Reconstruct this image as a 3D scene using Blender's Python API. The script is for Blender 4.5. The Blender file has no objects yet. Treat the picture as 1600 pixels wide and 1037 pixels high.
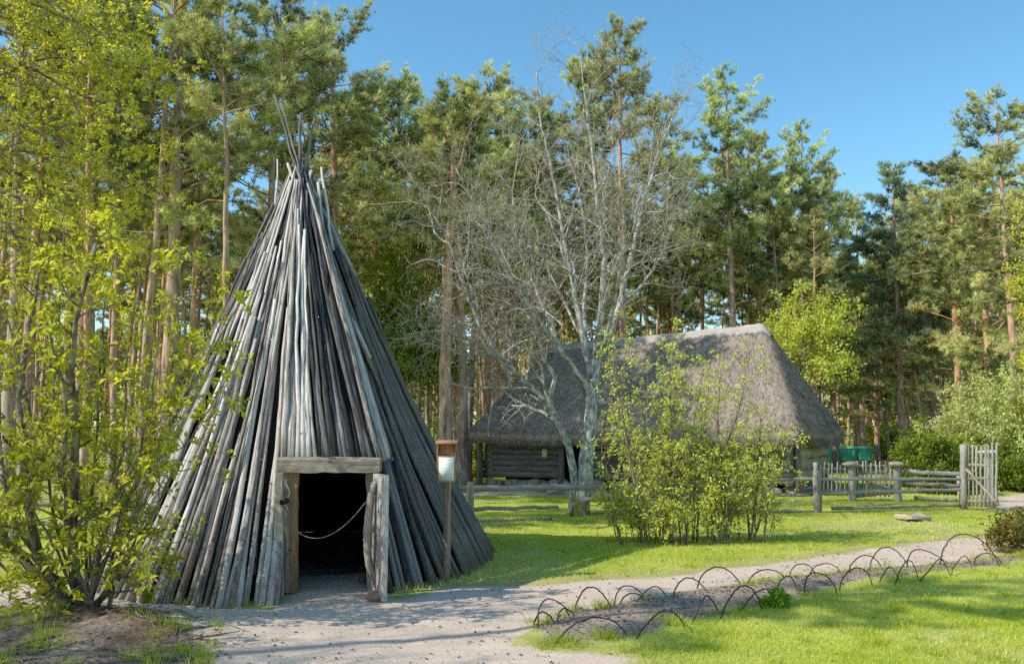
import bpy, math, random
import numpy as np
from mathutils import Vector, Matrix

S = bpy.context.scene
COL = S.collection
F = 1386.0            # focal length in photo pixels (photo 1600 x 1037)
EYE = 1.7
PITCH = math.atan(161.5 / F)
CP, SP = math.cos(PITCH), math.sin(PITCH)
SUN_EL, SUN_AZ = 42.0, 200.0   # azimuth measured from +X, counter-clockwise, of the direction TO the sun


def ray(px, py):
    u, v = px - 800.0, 518.5 - py
    return np.array([u, F * CP - v * SP, F * SP + v * CP])


def at(px, py, Y):
    d = ray(px, py)
    return np.array([0, 0, EYE]) + d * (Y / d[1])


def gnd(px, py, z=0.0):
    d = ray(px, py)
    p = np.array([0, 0, EYE]) + d * ((z - EYE) / d[2])
    return p


def gx(px, Y):
    return at(px, 680, Y)[0]


# ------------------------------------------------------------------ noise
def _hash(ix, iy, seed):
    n = (ix.astype(np.int64) * 374761393 + iy.astype(np.int64) * 668265263 + seed * 1442695041) & 0x7fffffff
    n = ((n ^ (n >> 13)) * 1274126177) & 0x7fffffff
    n = n ^ (n >> 16)
    return (n & 0xffff) / 65535.0


def vnoise(x, y, seed=0):
    x, y = np.asarray(x, float), np.asarray(y, float)
    ix, iy = np.floor(x), np.floor(y)
    fx, fy = x - ix, y - iy
    fx, fy = fx * fx * (3 - 2 * fx), fy * fy * (3 - 2 * fy)
    a, b = _hash(ix, iy, seed), _hash(ix + 1, iy, seed)
    c, d = _hash(ix, iy + 1, seed), _hash(ix + 1, iy + 1, seed)
    return (a * (1 - fx) + b * fx) * (1 - fy) + (c * (1 - fx) + d * fx) * fy


def fbm(x, y, seed=0, o=4):
    s, a, t = 0, 0.5, 0
    for k in range(o):
        s = s + a * vnoise(np.asarray(x) * 2 ** k, np.asarray(y) * 2 ** k, seed + k)
        t += a
        a *= 0.5
    return s / t


# ------------------------------------------------------------------ mesh building
class Buf:
    """Collects geometry for ONE mesh: vertices, faces, a cylindrical coordinate per vertex (lc) and a random value (rnd)."""
    def __init__(self):
        self.V, self.T, self.Q, self.L, self.R, self.MT, self.MQ = [], [], [], [], [], [], []
        self.n = 0

    def add(self, V, T=None, Q=None, lc=None, rnd=0.5, mi=0):
        V = np.asarray(V, float).reshape(-1, 3)
        m = len(V)
        self.V.append(V)
        self.L.append(V if lc is None else np.asarray(lc, float))
        self.R.append(np.full(m, rnd) if np.isscalar(rnd) else np.asarray(rnd, float))
        if T is not None and len(T):
            T = np.asarray(T, np.int64).reshape(-1, 3)
            self.T.append(T + self.n)
            self.MT.append(np.full(len(T), mi))
        if Q is not None and len(Q):
            Q = np.asarray(Q, np.int64).reshape(-1, 4)
            self.Q.append(Q + self.n)
            self.MQ.append(np.full(len(Q), mi))
        self.n += m

    def tube(self, P, r, sides=6, rnd=0.5, off=0.0, caps=True, mi=0, wob=0.0, rng=None):
        P = np.asarray(P, float)
        n = len(P)
        r = np.broadcast_to(np.asarray(r, float), (n,))
        t = np.gradient(P, axis=0)
        t /= np.linalg.norm(t, axis=1)[:, None] + 1e-9
        ref = np.array([0.31, 0.95, 0.03]) if abs(t[:, 2]).mean() > 0.75 else np.array([0.05, 0.1, 1.0])
        a = np.cross(t, ref)
        a /= np.linalg.norm(a, axis=1)[:, None] + 1e-9
        b = np.cross(t, a)
        th = np.arange(sides) * 2 * math.pi / sides
        rr = r[:, None] * np.ones(sides)
        if wob and rng is not None:
            rr = rr * (1 + wob * rng.uniform(-1, 1, (n, sides)))
        c, s = np.cos(th) * rr, np.sin(th) * rr
        V = P[:, None, :] + a[:, None, :] * c[:, :, None] + b[:, None, :] * s[:, :, None]
        ln = np.concatenate([[0], np.cumsum(np.linalg.norm(np.diff(P, axis=0), axis=1))]) + off
        lc = np.stack([c, s, np.repeat(ln[:, None], sides, 1)], -1)
        i = np.arange(n - 1)[:, None] * sides
        j = np.arange(sides)[None, :]
        k = (j + 1) % sides
        Q = np.stack([i + j, i + k, i + sides + k, i + sides + j], -1).reshape(-1, 4)
        V, lc, T = V.reshape(-1, 3), lc.reshape(-1, 3), None
        if caps:
            V = np.vstack([V, P[:1], P[-1:]])
            lc = np.vstack([lc, [[0, 0, ln[0]]], [[0, 0, ln[-1]]]])
            jj = np.arange(sides)
            kk = (jj + 1) % sides
            T = np.vstack([np.stack([np.full(sides, n * sides), kk, jj], -1),
                           np.stack([np.full(sides, n * sides + 1), (n - 1) * sides + jj, (n - 1) * sides + kk], -1)])
        self.add(V, T, Q, lc, rnd, mi)

    def box(self, c, s, R=None, rnd=0.5, mi=0, taper=1.0, bev=0.0):
        """A box with chamfered vertical edges if bev."""
        sx, sy, sz = [q / 2 for q in s]
        if bev:
            e = min(bev, sx * .9, sy * .9)
            pl = [(-sx + e, -sy), (sx - e, -sy), (sx, -sy + e), (sx, sy - e), (sx - e, sy), (-sx + e, sy), (-sx, sy - e), (-sx, -sy + e)]
        else:
            pl = [(-sx, -sy), (sx, -sy), (sx, sy), (-sx, sy)]
        m = len(pl)
        e2 = min(bev, sz * .4)
        rings = [(-sz, 1 - e2 / max(sx, sy) if bev else 1), (-sz + e2, 1), (sz - e2, taper), (sz, taper - (e2 / max(sx, sy) if bev else 0))] if bev else [(-sz, 1), (sz, taper)]
        V = []
        for z, k in rings:
            V += [(x * k, y * k, z) for x, y in pl]
        Q = []
        for q in range(len(rings) - 1):
            for j in range(m):
                Q.append((q * m + j, q * m + (j + 1) % m, (q + 1) * m + (j + 1) % m, (q + 1) * m + j))
        V = np.array(V)
        T = []
        for base, flip in ((0, True), ((len(rings) - 1) * m, False)):
            for j in range(1, m - 1):
                T.append((base, base + j + 1, base + j) if flip else (base, base + j, base + j + 1))
        lc = V.copy()
        if R is not None:
            V = V @ np.asarray(R).T
        self.add(V + np.asarray(c, float), T, Q, lc, rnd, mi)

    def leaves(self, P, D, U, L, W, rnd, fold=0.35, mi=0):
        """Folded pointed leaves: base P, direction D, up U, length L, width W."""
        P, D, U = np.asarray(P, float), np.asarray(D, float), np.asarray(U, float)
        n = len(P)
        if not n:
            return
        D = D / (np.linalg.norm(D, axis=1)[:, None] + 1e-9)
        X = np.cross(D, U)
        X /= np.linalg.norm(X, axis=1)[:, None] + 1e-9
        N = np.cross(X, D)
        L = np.broadcast_to(L, (n,))[:, None]
        W = np.broadcast_to(W, (n,))[:, None]
        mid = P + D * L * 0.45 + N * L * 0.06
        v0 = P
        v1 = mid - X * W * 0.5 + N * W * fold
        v2 = mid + X * W * 0.5 + N * W * fold
        v3 = P + D * L - N * L * 0.12
        V = np.stack([v0, v1, v2, v3], 1).reshape(-1, 3)
        b = np.arange(n)[:, None] * 4
        T = np.concatenate([b + np.array([0, 3, 1]), b + np.array([0, 2, 3])], 0)
        self.add(V, T, None, None, np.repeat(np.broadcast_to(rnd, (n,)), 4), mi)

    def blades(self, P, D, L, W, rnd, mi=0, rng=None):
        """Single-triangle needles / grass blades / straws."""
        P, D = np.asarray(P, float), np.asarray(D, float)
        n = len(P)
        if not n:
            return
        D = D / (np.linalg.norm(D, axis=1)[:, None] + 1e-9)
        r = (rng or np.random.default_rng(1)).normal(size=(n, 3))
        X = np.cross(D, r)
        X /= np.linalg.norm(X, axis=1)[:, None] + 1e-9
        L = np.broadcast_to(L, (n,))[:, None]
        W = np.broadcast_to(W, (n,))[:, None]
        V = np.stack([P - X * W / 2, P + X * W / 2, P + D * L], 1).reshape(-1, 3)
        T = np.arange(3 * n).reshape(-1, 3)
        self.add(V, T, None, None, np.repeat(np.broadcast_to(rnd, (n,)), 3), mi)

    def mesh(self, name, mats, smooth=True):
        V = np.vstack(self.V)
        T = np.vstack(self.T) if self.T else np.zeros((0, 3), np.int64)
        Q = np.vstack(self.Q) if self.Q else np.zeros((0, 4), np.int64)
        me = bpy.data.meshes.new(name)
        nt, nq = len(T), len(Q)
        me.vertices.add(len(V))
        me.vertices.foreach_set('co', V.astype(np.float32).ravel())
        me.loops.add(nt * 3 + nq * 4)
        me.loops.foreach_set('vertex_index', np.concatenate([T.ravel(), Q.ravel()]).astype(np.int32))
        me.polygons.add(nt + nq)
        me.polygons.foreach_set('loop_start', np.concatenate([np.arange(nt) * 3, nt * 3 + np.arange(nq) * 4]).astype(np.int32))
        if not isinstance(mats, (list, tuple)):
            mats = [mats]
        for m in mats:
            me.materials.append(m)
        if len(mats) > 1:
            me.polygons.foreach_set('material_index', np.concatenate(self.MT + self.MQ).astype(np.int32))
        me.polygons.foreach_set('use_smooth', np.full(nt + nq, smooth))
        a = me.attributes.new('lc', 'FLOAT_VECTOR', 'POINT')
        a.data.foreach_set('vector', np.vstack(self.L).astype(np.float32).ravel())
        a = me.attributes.new('rnd', 'FLOAT', 'POINT')
        a.data.foreach_set('value', np.concatenate(self.R).astype(np.float32))
        me.update(calc_edges=True)
        return me

    def obj(self, name, mats, parent=None, smooth=True):
        return link(name, self.mesh(name, mats, smooth), parent)


def link(name, me, parent=None, loc=None):
    o = bpy.data.objects.new(name, me)
    COL.objects.link(o)
    if parent is not None:
        o.parent = parent
    if loc is not None:
        o.location = loc
    return o


def tag(o, label=None, cat=None, group=None, kind=None):
    for k, v in (('label', label), ('category', cat), ('group', group), ('kind', kind)):
        if v:
            o[k] = v
    return o


def thing(name, label, cat, loc=(0, 0, 0), rz=0.0, group=None):
    o = bpy.data.objects.new(name, None)
    COL.objects.link(o)
    o.location = loc
    o.rotation_euler = (0, 0, rz)
    o.empty_display_size = 0.2
    return tag(o, label, cat, group)


def dup(root, loc, rz, sc, label, group=None):
    r = root.copy()
    COL.objects.link(r)
    r.location = loc
    r.rotation_euler = (0, 0, rz)
    r.scale = (sc, sc, sc)
    r['label'] = label
    if group:
        r['group'] = group
    elif 'group' in r:
        del r['group']
    for ch in root.children:
        c = ch.copy()
        COL.objects.link(c)
        c.parent = r
    return r


# ------------------------------------------------------------------ materials
class NT:
    def __init__(self, name):
        self.m = bpy.data.materials.new(name)
        self.m.use_nodes = True
        self.t = self.m.node_tree
        self.t.nodes.clear()
        self.out = self.t.nodes.new('ShaderNodeOutputMaterial')

    def n(self, typ, **kw):
        nd = self.t.nodes.new('ShaderNode' + typ)
        for k, v in kw.items():
            if k.startswith('_'):
                setattr(nd, k[1:], v)
            else:
                key = int(k[1:]) if k[0] == 'i' and k[1:].isdigit() else k.replace('__', ' ')
                sk = nd.inputs[key]
                if isinstance(v, bpy.types.NodeSocket):
                    self.t.links.new(v, sk)
                else:
                    sk.default_value = v
        return nd

    def attr(self, name):
        return self.n('Attribute', _attribute_name=name)

    def noise(self, vec, scale, detail=4, rough=0.6, stretch=None):
        if stretch:
            vec = self.n('Mapping', Vector=vec, Scale=stretch).outputs[0]
        return self.n('TexNoise', Vector=vec, Scale=scale, Detail=detail, Roughness=rough).outputs[0]

    def ramp(self, fac, stops):
        nd = self.n('ValToRGB', i0=fac)
        el = nd.color_ramp.elements
        while len(el) < len(stops):
            el.new(0.5)
        for e, (p, c) in zip(el, stops):
            e.position = p
            e.color = tuple(c) + (1,) if len(c) == 3 else c
        return nd.outputs[0]

    def maprange(self, v, a, b, c=0.0, d=1.0):
        return self.n('MapRange', Value=v, i1=a, i2=b, i3=c, i4=d).outputs[0]

    def math(self, op, a, b=0.0):
        return self.n('Math', _operation=op, i0=a, i1=b).outputs[0]

    def mix(self, f, a, b, blend='MIX'):
        nd = self.t.nodes.new('ShaderNodeMix')
        nd.data_type = 'RGBA'
        nd.blend_type = blend
        for i, v in ((0, f), (6, a), (7, b)):
            if isinstance(v, bpy.types.NodeSocket):
                self.t.links.new(v, nd.inputs[i])
            else:
                nd.inputs[i].default_value = (tuple(v) + (1,) if not np.isscalar(v) and len(v) == 3 else v)
        return nd.outputs[2]

    def bump(self, h, strength=0.5, dist=0.01):
        return self.n('Bump', Height=h, Strength=strength, Distance=dist).outputs[0]

    def bsdf(self, col, rough=0.85, normal=None, spec=0.25, **kw):
        nd = self.n('BsdfPrincipled', Base__Color=col if isinstance(col, bpy.types.NodeSocket) else tuple(col) + (1,), Roughness=rough, **kw)
        nd.inputs['Specular IOR Level'].default_value = spec
        if normal is not None:
            self.t.links.new(normal, nd.inputs['Normal'])
        return nd.outputs[0]

    def done(self, sh):
        self.t.links.new(sh, self.out.inputs[0])
        return self.m


def leaf_mat(name, stops, trans=0.4, rough=0.5, spec=0.25, tcol=None):
    k = NT(name)
    f = k.attr('rnd').outputs['Fac']
    oi = k.n('ObjectInfo').outputs['Random']
    c = k.ramp(f, stops)
    hs = k.n('HueSaturation', Color=c, Hue=k.maprange(oi, 0, 1, 0.485, 0.515), Value=k.maprange(oi, 0, 1, 0.82, 1.15)).outputs[0]
    d = k.bsdf(hs, rough, spec=spec)
    tc = k.mix(1.0, hs, tcol or (1.25, 1.2, 0.5), 'MULTIPLY')
    t = k.n('BsdfTranslucent', Color=tc).outputs[0]
    return k.done(k.n('MixShader', i0=trans, i1=d, i2=t).outputs[0])


def wood_mat(name, dark, mid, light, moss=0.0, warm=None, fine=55.0, objvar=0.5, knots=True, base_dirt=True):
    k = NT(name)
    lc = k.attr('lc').outputs['Vector']
    oi = k.n('ObjectInfo').outputs['Random']
    off = k.n('CombineXYZ', X=k.math('MULTIPLY', oi, 37.0), Y=k.math('MULTIPLY', oi, 13.0), Z=k.math('MULTIPLY', oi, 91.0)).outputs[0]
    v = k.n('VectorMath', _operation='ADD', i0=lc, i1=off).outputs[0]
    n1 = k.noise(v, fine, 6, 0.7, (1, 1, 0.045))
    n2 = k.noise(v, 3.0, 4, 0.6, (1, 1, 0.35))
    n3 = k.noise(v, 14.0, 3, 0.6, (1, 1, 0.5))
    s = k.math('ADD', k.math('MULTIPLY', n1, 0.6), k.math('MULTIPLY', n2, 0.25))
    s = k.math('ADD', s, k.math('MULTIPLY', n3, 0.15))
    s = k.math('ADD', s, k.maprange(oi, 0, 1, -0.11 * objvar, 0.11 * objvar))
    c = k.ramp(s, [(0.34, dark), (0.47, mid), (0.66, light)])
    if warm:
        c = k.mix(k.maprange(k.noise(v, 1.3, 3, 0.6, (1, 1, 0.4)), 0.55, 0.72), c, warm)
    geo = k.n('NewGeometry').outputs['Position']
    z = k.n('SeparateXYZ', Vector=geo).outputs['Z']
    if base_dirt:
        lowb = k.math('MULTIPLY', k.maprange(z, 0.9, 0.05), k.maprange(k.noise(geo, 2.5, 3), 0.35, 0.7))
        c = k.mix(k.math('MULTIPLY', lowb, 0.65), c, (0.2, 0.13, 0.075))
    if moss:
        lowm = k.math('MULTIPLY', k.maprange(z, 0.75, 0.0), k.maprange(k.noise(geo, 3.1, 4), 0.55, 0.66))
        c = k.mix(k.math('MULTIPLY', lowm, moss), c, (0.17, 0.16, 0.025))
    h = k.math('ADD', k.math('MULTIPLY', n1, 1.0), k.math('MULTIPLY', n3, 0.8))
    return k.done(k.bsdf(c, 0.85, k.bump(h, 1.0, 0.018)))


def pine_bark():
    k = NT('pine_bark')
    lc = k.attr('lc').outputs['Vector']
    oi = k.n('ObjectInfo').outputs['Random']
    z = k.n('SeparateXYZ', Vector=lc).outputs['Z']
    zz = k.math('ADD', z, k.math('MULTIPLY', k.noise(lc, 0.9, 3), 3.0))
    n = k.noise(lc, 9.0, 6, 0.72, (1, 1, 0.22))
    low = k.ramp(n, [(0.35, (0.09, 0.065, 0.055)), (0.5, (0.3, 0.22, 0.185)), (0.66, (0.5, 0.4, 0.345))])
    up = k.ramp(n, [(0.33, (0.17, 0.08, 0.045)), (0.5, (0.53, 0.28, 0.165)), (0.68, (0.68, 0.43, 0.28))])
    c = k.mix(k.maprange(zz, 1.5, 7.0), low, up)
    c = k.n('HueSaturation', Color=c, Saturation=k.maprange(oi, 0, 1, 0.6, 1.05), Value=k.maprange(oi, 0, 1, 0.75, 1.2)).outputs[0]
    return k.done(k.bsdf(c, 0.9, k.bump(n, 0.5, 0.025), spec=0.15))


def lichen_bark(name, dark, mid, light, moss=True):
    k = NT(name)
    lc = k.attr('lc').outputs['Vector']
    n1 = k.noise(lc, 16.0, 5, 0.7, (1, 1, 0.45))
    n2 = k.noise(lc, 5.0, 4, 0.6)
    c = k.ramp(n1, [(0.36, dark), (0.5, mid), (0.62, light)])
    c = k.mix(k.maprange(n2, 0.52, 0.66), c, light)
    c = k.mix(k.math('MULTIPLY', k.maprange(n2, 0.46, 0.36), 0.6), c, (0.16, 0.16, 0.09))
    if moss:
        geo = k.n('NewGeometry').outputs['Position']
        z = k.n('SeparateXYZ', Vector=geo).outputs['Z']
        lm = k.math('MULTIPLY', k.maprange(z, 0.75, 0.1), k.maprange(k.noise(geo, 5, 4), 0.42, 0.52))
        c = k.mix(lm, c, (0.24, 0.19, 0.02))
    return k.done(k.bsdf(c, 0.9, k.bump(n1, 0.9, 0.03), spec=0.15))


def bare_bark():
    """Pale lichen on the thick wood, browner on the twigs."""
    k = NT('bare_tree_bark')
    lc = k.attr('lc').outputs['Vector']
    sp = k.n('SeparateXYZ', Vector=lc)
    rr = k.math('ADD', k.math('ABSOLUTE', sp.outputs['X']), k.math('ABSOLUTE', sp.outputs['Y']))
    n1 = k.noise(lc, 14.0, 5, 0.7, (1, 1, 0.45))
    n2 = k.noise(lc, 5.0, 4, 0.6)
    big = k.ramp(n1, [(0.36, (0.1, 0.095, 0.085)), (0.5, (0.38, 0.37, 0.34)), (0.66, (0.68, 0.67, 0.63))])
    big = k.mix(k.math('MULTIPLY', k.maprange(n2, 0.46, 0.36), 0.7), big, (0.13, 0.12, 0.08))
    small = k.ramp(n1, [(0.36, (0.16, 0.135, 0.11)), (0.5, (0.36, 0.32, 0.28)), (0.64, (0.56, 0.52, 0.47))])
    c = k.mix(k.maprange(rr, 0.012, 0.06), small, big)
    geo = k.n('NewGeometry').outputs['Position']
    z = k.n('SeparateXYZ', Vector=geo).outputs['Z']
    lm = k.math('MULTIPLY', k.maprange(z, 0.75, 0.1), k.maprange(k.noise(geo, 5, 4), 0.42, 0.52))
    c = k.mix(lm, c, (0.24, 0.19, 0.02))
    return k.done(k.bsdf(c, 0.9, k.bump(n1, 0.8, 0.02), spec=0.15))


def plain(name, col, rough=0.7, var=0.25, scale=8.0, metallic=0.0, bump=0.15, spec=0.3):
    k = NT(name)
    tc = k.n('TexCoord').outputs['Object']
    n = k.noise(tc, scale, 5, 0.65)
    c = k.ramp(n, [(0.3, tuple(q * (1 - var) for q in col)), (0.7, tuple(min(1, q * (1 + var)) for q in col))])
    return k.done(k.bsdf(c, rough, k.bump(n, bump, 0.01), spec=spec, Metallic=metallic))


M = {}
M['pole'] = wood_mat('weathered_pole_wood', (0.06, 0.05, 0.042), (0.4, 0.36, 0.32), (0.78, 0.725, 0.67), moss=0.8, objvar=1.15)
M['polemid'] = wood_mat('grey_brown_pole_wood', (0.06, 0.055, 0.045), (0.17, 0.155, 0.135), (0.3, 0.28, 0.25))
M['poleshade'] = wood_mat('shaded_side_pole_wood', (0.02, 0.02, 0.02), (0.095, 0.093, 0.092), (0.27, 0.265, 0.26), moss=0.8, objvar=2.0)  # darker copy of the pole wood: shade painted on the hut's right side
M['beam'] = wood_mat('weathered_beam_wood', (0.09, 0.07, 0.052), (0.31, 0.255, 0.2), (0.53, 0.46, 0.375), fine=32, base_dirt=False)
M['redwood'] = wood_mat('rust_stained_wood', (0.1, 0.06, 0.035), (0.3, 0.17, 0.09), (0.45, 0.29, 0.17), fine=32)
M['fence'] = wood_mat('grey_fence_wood', (0.09, 0.08, 0.066), (0.3, 0.275, 0.235), (0.52, 0.485, 0.435), fine=38, warm=(0.3, 0.25, 0.18))
M['signwood'] = wood_mat('brown_sign_wood', (0.18, 0.08, 0.04), (0.42, 0.2, 0.1), (0.6, 0.34, 0.19), fine=45, base_dirt=False)
M['postwood'] = wood_mat('faded_post_wood', (0.1, 0.065, 0.045), (0.3, 0.2, 0.14), (0.48, 0.36, 0.28), fine=45, base_dirt=False)
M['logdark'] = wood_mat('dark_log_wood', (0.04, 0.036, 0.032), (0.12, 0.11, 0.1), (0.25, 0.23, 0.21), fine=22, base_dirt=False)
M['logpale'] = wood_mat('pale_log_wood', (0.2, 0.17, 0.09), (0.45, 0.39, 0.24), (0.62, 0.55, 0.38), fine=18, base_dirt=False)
M['black'] = plain('interior_shade_black', (0.012, 0.011, 0.01), 0.95)  # black stands in for the unlit depth inside hut and house
M['pinebark'] = pine_bark()
M['greybark'] = lichen_bark('grey_lichen_bark', (0.1, 0.095, 0.085), (0.27, 0.265, 0.24), (0.52, 0.52, 0.49))
M['barebark'] = bare_bark()
M['twig'] = lichen_bark('pale_twig_bark', (0.13, 0.12, 0.105), (0.27, 0.255, 0.23), (0.42, 0.41, 0.39), moss=False)
M['shrubbark'] = lichen_bark('brown_shrub_bark', (0.06, 0.048, 0.035), (0.2, 0.16, 0.115), (0.38, 0.33, 0.26), moss=False)
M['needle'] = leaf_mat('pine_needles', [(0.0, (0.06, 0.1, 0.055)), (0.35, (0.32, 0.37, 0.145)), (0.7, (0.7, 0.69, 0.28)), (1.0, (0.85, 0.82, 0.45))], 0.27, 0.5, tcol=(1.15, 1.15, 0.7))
M['needleblue'] = leaf_mat('young_pine_needles', [(0.0, (0.06, 0.11, 0.07)), (0.5, (0.28, 0.39, 0.22)), (1.0, (0.56, 0.64, 0.38))], 0.25, 0.5)
M['shrubleaf'] = leaf_mat('yellow_green_shrub_leaves', [(0.0, (0.26, 0.35, 0.03)), (0.4, (0.52, 0.58, 0.045)), (0.8, (0.7, 0.7, 0.09)), (1.0, (0.8, 0.76, 0.22))], 0.5, 0.4, 0.35)
M['mapleleaf'] = leaf_mat('yellow_maple_blossom', [(0.0, (0.45, 0.46, 0.04)), (0.5, (0.7, 0.67, 0.09)), (1.0, (0.82, 0.78, 0.22))], 0.5, 0.5)
M['bushleaf'] = leaf_mat('light_green_bush_leaves', [(0.0, (0.32, 0.42, 0.045)), (0.5, (0.62, 0.7, 0.12)), (1.0, (0.78, 0.8, 0.28))], 0.5, 0.45)
M['paleleaf'] = leaf_mat('pale_silvery_leaves', [(0.0, (0.38, 0.44, 0.15)), (0.5, (0.64, 0.69, 0.3)), (1.0, (0.78, 0.8, 0.48))], 0.4, 0.5)
M['darkleaf'] = leaf_mat('deep_green_leaves', [(0.0, (0.08, 0.16, 0.015)), (0.5, (0.2, 0.34, 0.03)), (1.0, (0.38, 0.52, 0.07))], 0.45, 0.45)
M['midleaf'] = leaf_mat('mid_green_leaves', [(0.0, (0.1, 0.17, 0.02)), (0.5, (0.3, 0.38, 0.055)), (1.0, (0.52, 0.57, 0.13))], 0.45, 0.45)
M['bronzeleaf'] = leaf_mat('bronze_green_leaves', [(0.0, (0.05, 0.08, 0.015)), (0.5, (0.14, 0.17, 0.03)), (1.0, (0.3, 0.2, 0.05))], 0.4, 0.45)
M['grass'] = leaf_mat('lawn_grass', [(0.0, (0.2, 0.3, 0.02)), (0.45, (0.45, 0.51, 0.045)), (0.8, (0.62, 0.61, 0.12)), (1.0, (0.72, 0.65, 0.33))], 0.42, 0.5, tcol=(1.1, 1.15, 0.5))
M['undergrowth'] = leaf_mat('forest_undergrowth_leaves', [(0.0, (0.2, 0.27, 0.03)), (0.5, (0.48, 0.55, 0.08)), (1.0, (0.72, 0.7, 0.18))], 0.45, 0.5)
M['rod'] = plain('rusty_dark_rod', (0.06, 0.042, 0.034), 0.6, 0.4, 30, 0.3)
M['stone'] = plain('grey_pink_stone', (0.3, 0.255, 0.225), 0.9, 0.35, 5, bump=0.6)
M['capstone'] = plain('ochre_cap_stone', (0.42, 0.34, 0.24), 0.9, 0.3, 7, bump=0.6)
M['redstone'] = plain('brown_stone', (0.27, 0.17, 0.115), 0.9, 0.35, 14, bump=0.6)
M['palestone'] = plain('pale_flat_stone', (0.5, 0.48, 0.43), 0.9, 0.25, 12, bump=0.5)
M['rope'] = plain('old_rope', (0.4, 0.37, 0.3), 0.9, 0.25, 60)
M['iron'] = plain('black_iron', (0.02, 0.02, 0.023), 0.5, 0.4, 30, 0.5)
M['bin'] = plain('green_bin_plastic', (0.12, 0.62, 0.44), 0.45, 0.18, 4, spec=0.4)
M['binlid'] = plain('green_bin_lid', (0.18, 0.72, 0.54), 0.4, 0.15, 4, spec=0.4)
M['rubber'] = plain('black_rubber', (0.02, 0.02, 0.02), 0.8)
M['paper'] = plain('pale_green_paper', (0.5, 0.68, 0.32), 0.7, 0.1)
M['litter'] = leaf_mat('dry_litter', [(0.0, (0.1, 0.07, 0.045)), (0.5, (0.27, 0.2, 0.14)), (1.0, (0.5, 0.42, 0.32))], 0.1, 0.8)


def thatch_mat():
    k = NT('reed_thatch')
    tc = k.n('TexCoord').outputs['Object']
    f = k.attr('rnd').outputs['Fac']
    n1 = k.noise(tc, 26, 5, 0.75, (1, 1, 0.45))
    n2 = k.noise(tc, 1.1, 4, 0.6)
    n4 = k.noise(tc, 2.4, 4, 0.6, (2.2, .22, .22))
    s = k.math('ADD', k.math('MULTIPLY', n1, 0.45), k.math('MULTIPLY', n2, 0.25))
    s = k.math('ADD', s, k.math('MULTIPLY', n4, 0.22))
    s = k.math('ADD', s, k.math('MULTIPLY', f, 0.15))
    c = k.ramp(s, [(0.33, (0.09, 0.066, 0.052)), (0.5, (0.34, 0.27, 0.215)), (0.68, (0.6, 0.5, 0.41))])
    c = k.mix(k.math('MULTIPLY', k.maprange(k.noise(tc, 2.3, 4), 0.58, 0.7), 0.25), c, (0.12, 0.13, 0.06))
    return k.done(k.bsdf(c, 0.95, k.bump(n1, 1.0, 0.06), spec=0.1))


M['thatch'] = thatch_mat()
M['ridge'] = wood_mat('pale_ridge_straw', (0.18, 0.15, 0.125), (0.36, 0.31, 0.27), (0.52, 0.46, 0.4), fine=24, base_dirt=False)


def notice_mat():
    k = NT('printed_notice')
    tc = k.n('TexCoord').outputs['Object']
    sp = k.n('SeparateXYZ', Vector=tc)
    z, x = sp.outputs['Z'], sp.outputs['X']
    row = k.math('FRACT', k.math('MULTIPLY', z, 58.0))
    line = k.math('MULTIPLY', k.math('GREATER_THAN', row, 0.45), k.math('LESS_THAN', row, 0.8))
    rowid = k.math('FLOOR', k.math('MULTIPLY', z, 58.0))
    v = k.n('CombineXYZ', X=k.math('MULTIPLY', x, 260.0), Y=k.math('MULTIPLY', rowid, 7.3), Z=0.0).outputs[0]
    wn = k.n('TexNoise', Vector=v, Scale=1.0, Detail=1.0).outputs[0]
    rid = k.n('TexWhiteNoise', _noise_dimensions='1D', W=rowid).outputs[0]
    word = k.math('MULTIPLY', k.math('GREATER_THAN', wn, 0.44), line)
    keep = k.math('MULTIPLY', k.math('GREATER_THAN', rid, 0.25), k.math('LESS_THAN', k.math('ABSOLUTE', x), 0.075))
    fac = k.math('MULTIPLY', k.math('MULTIPLY', word, keep), 0.6)
    c = k.mix(fac, (0.74, 0.8, 0.72), (0.16, 0.22, 0.19))
    return k.done(k.bsdf(c, 0.35, spec=0.4))


M['notice'] = notice_mat()


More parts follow.
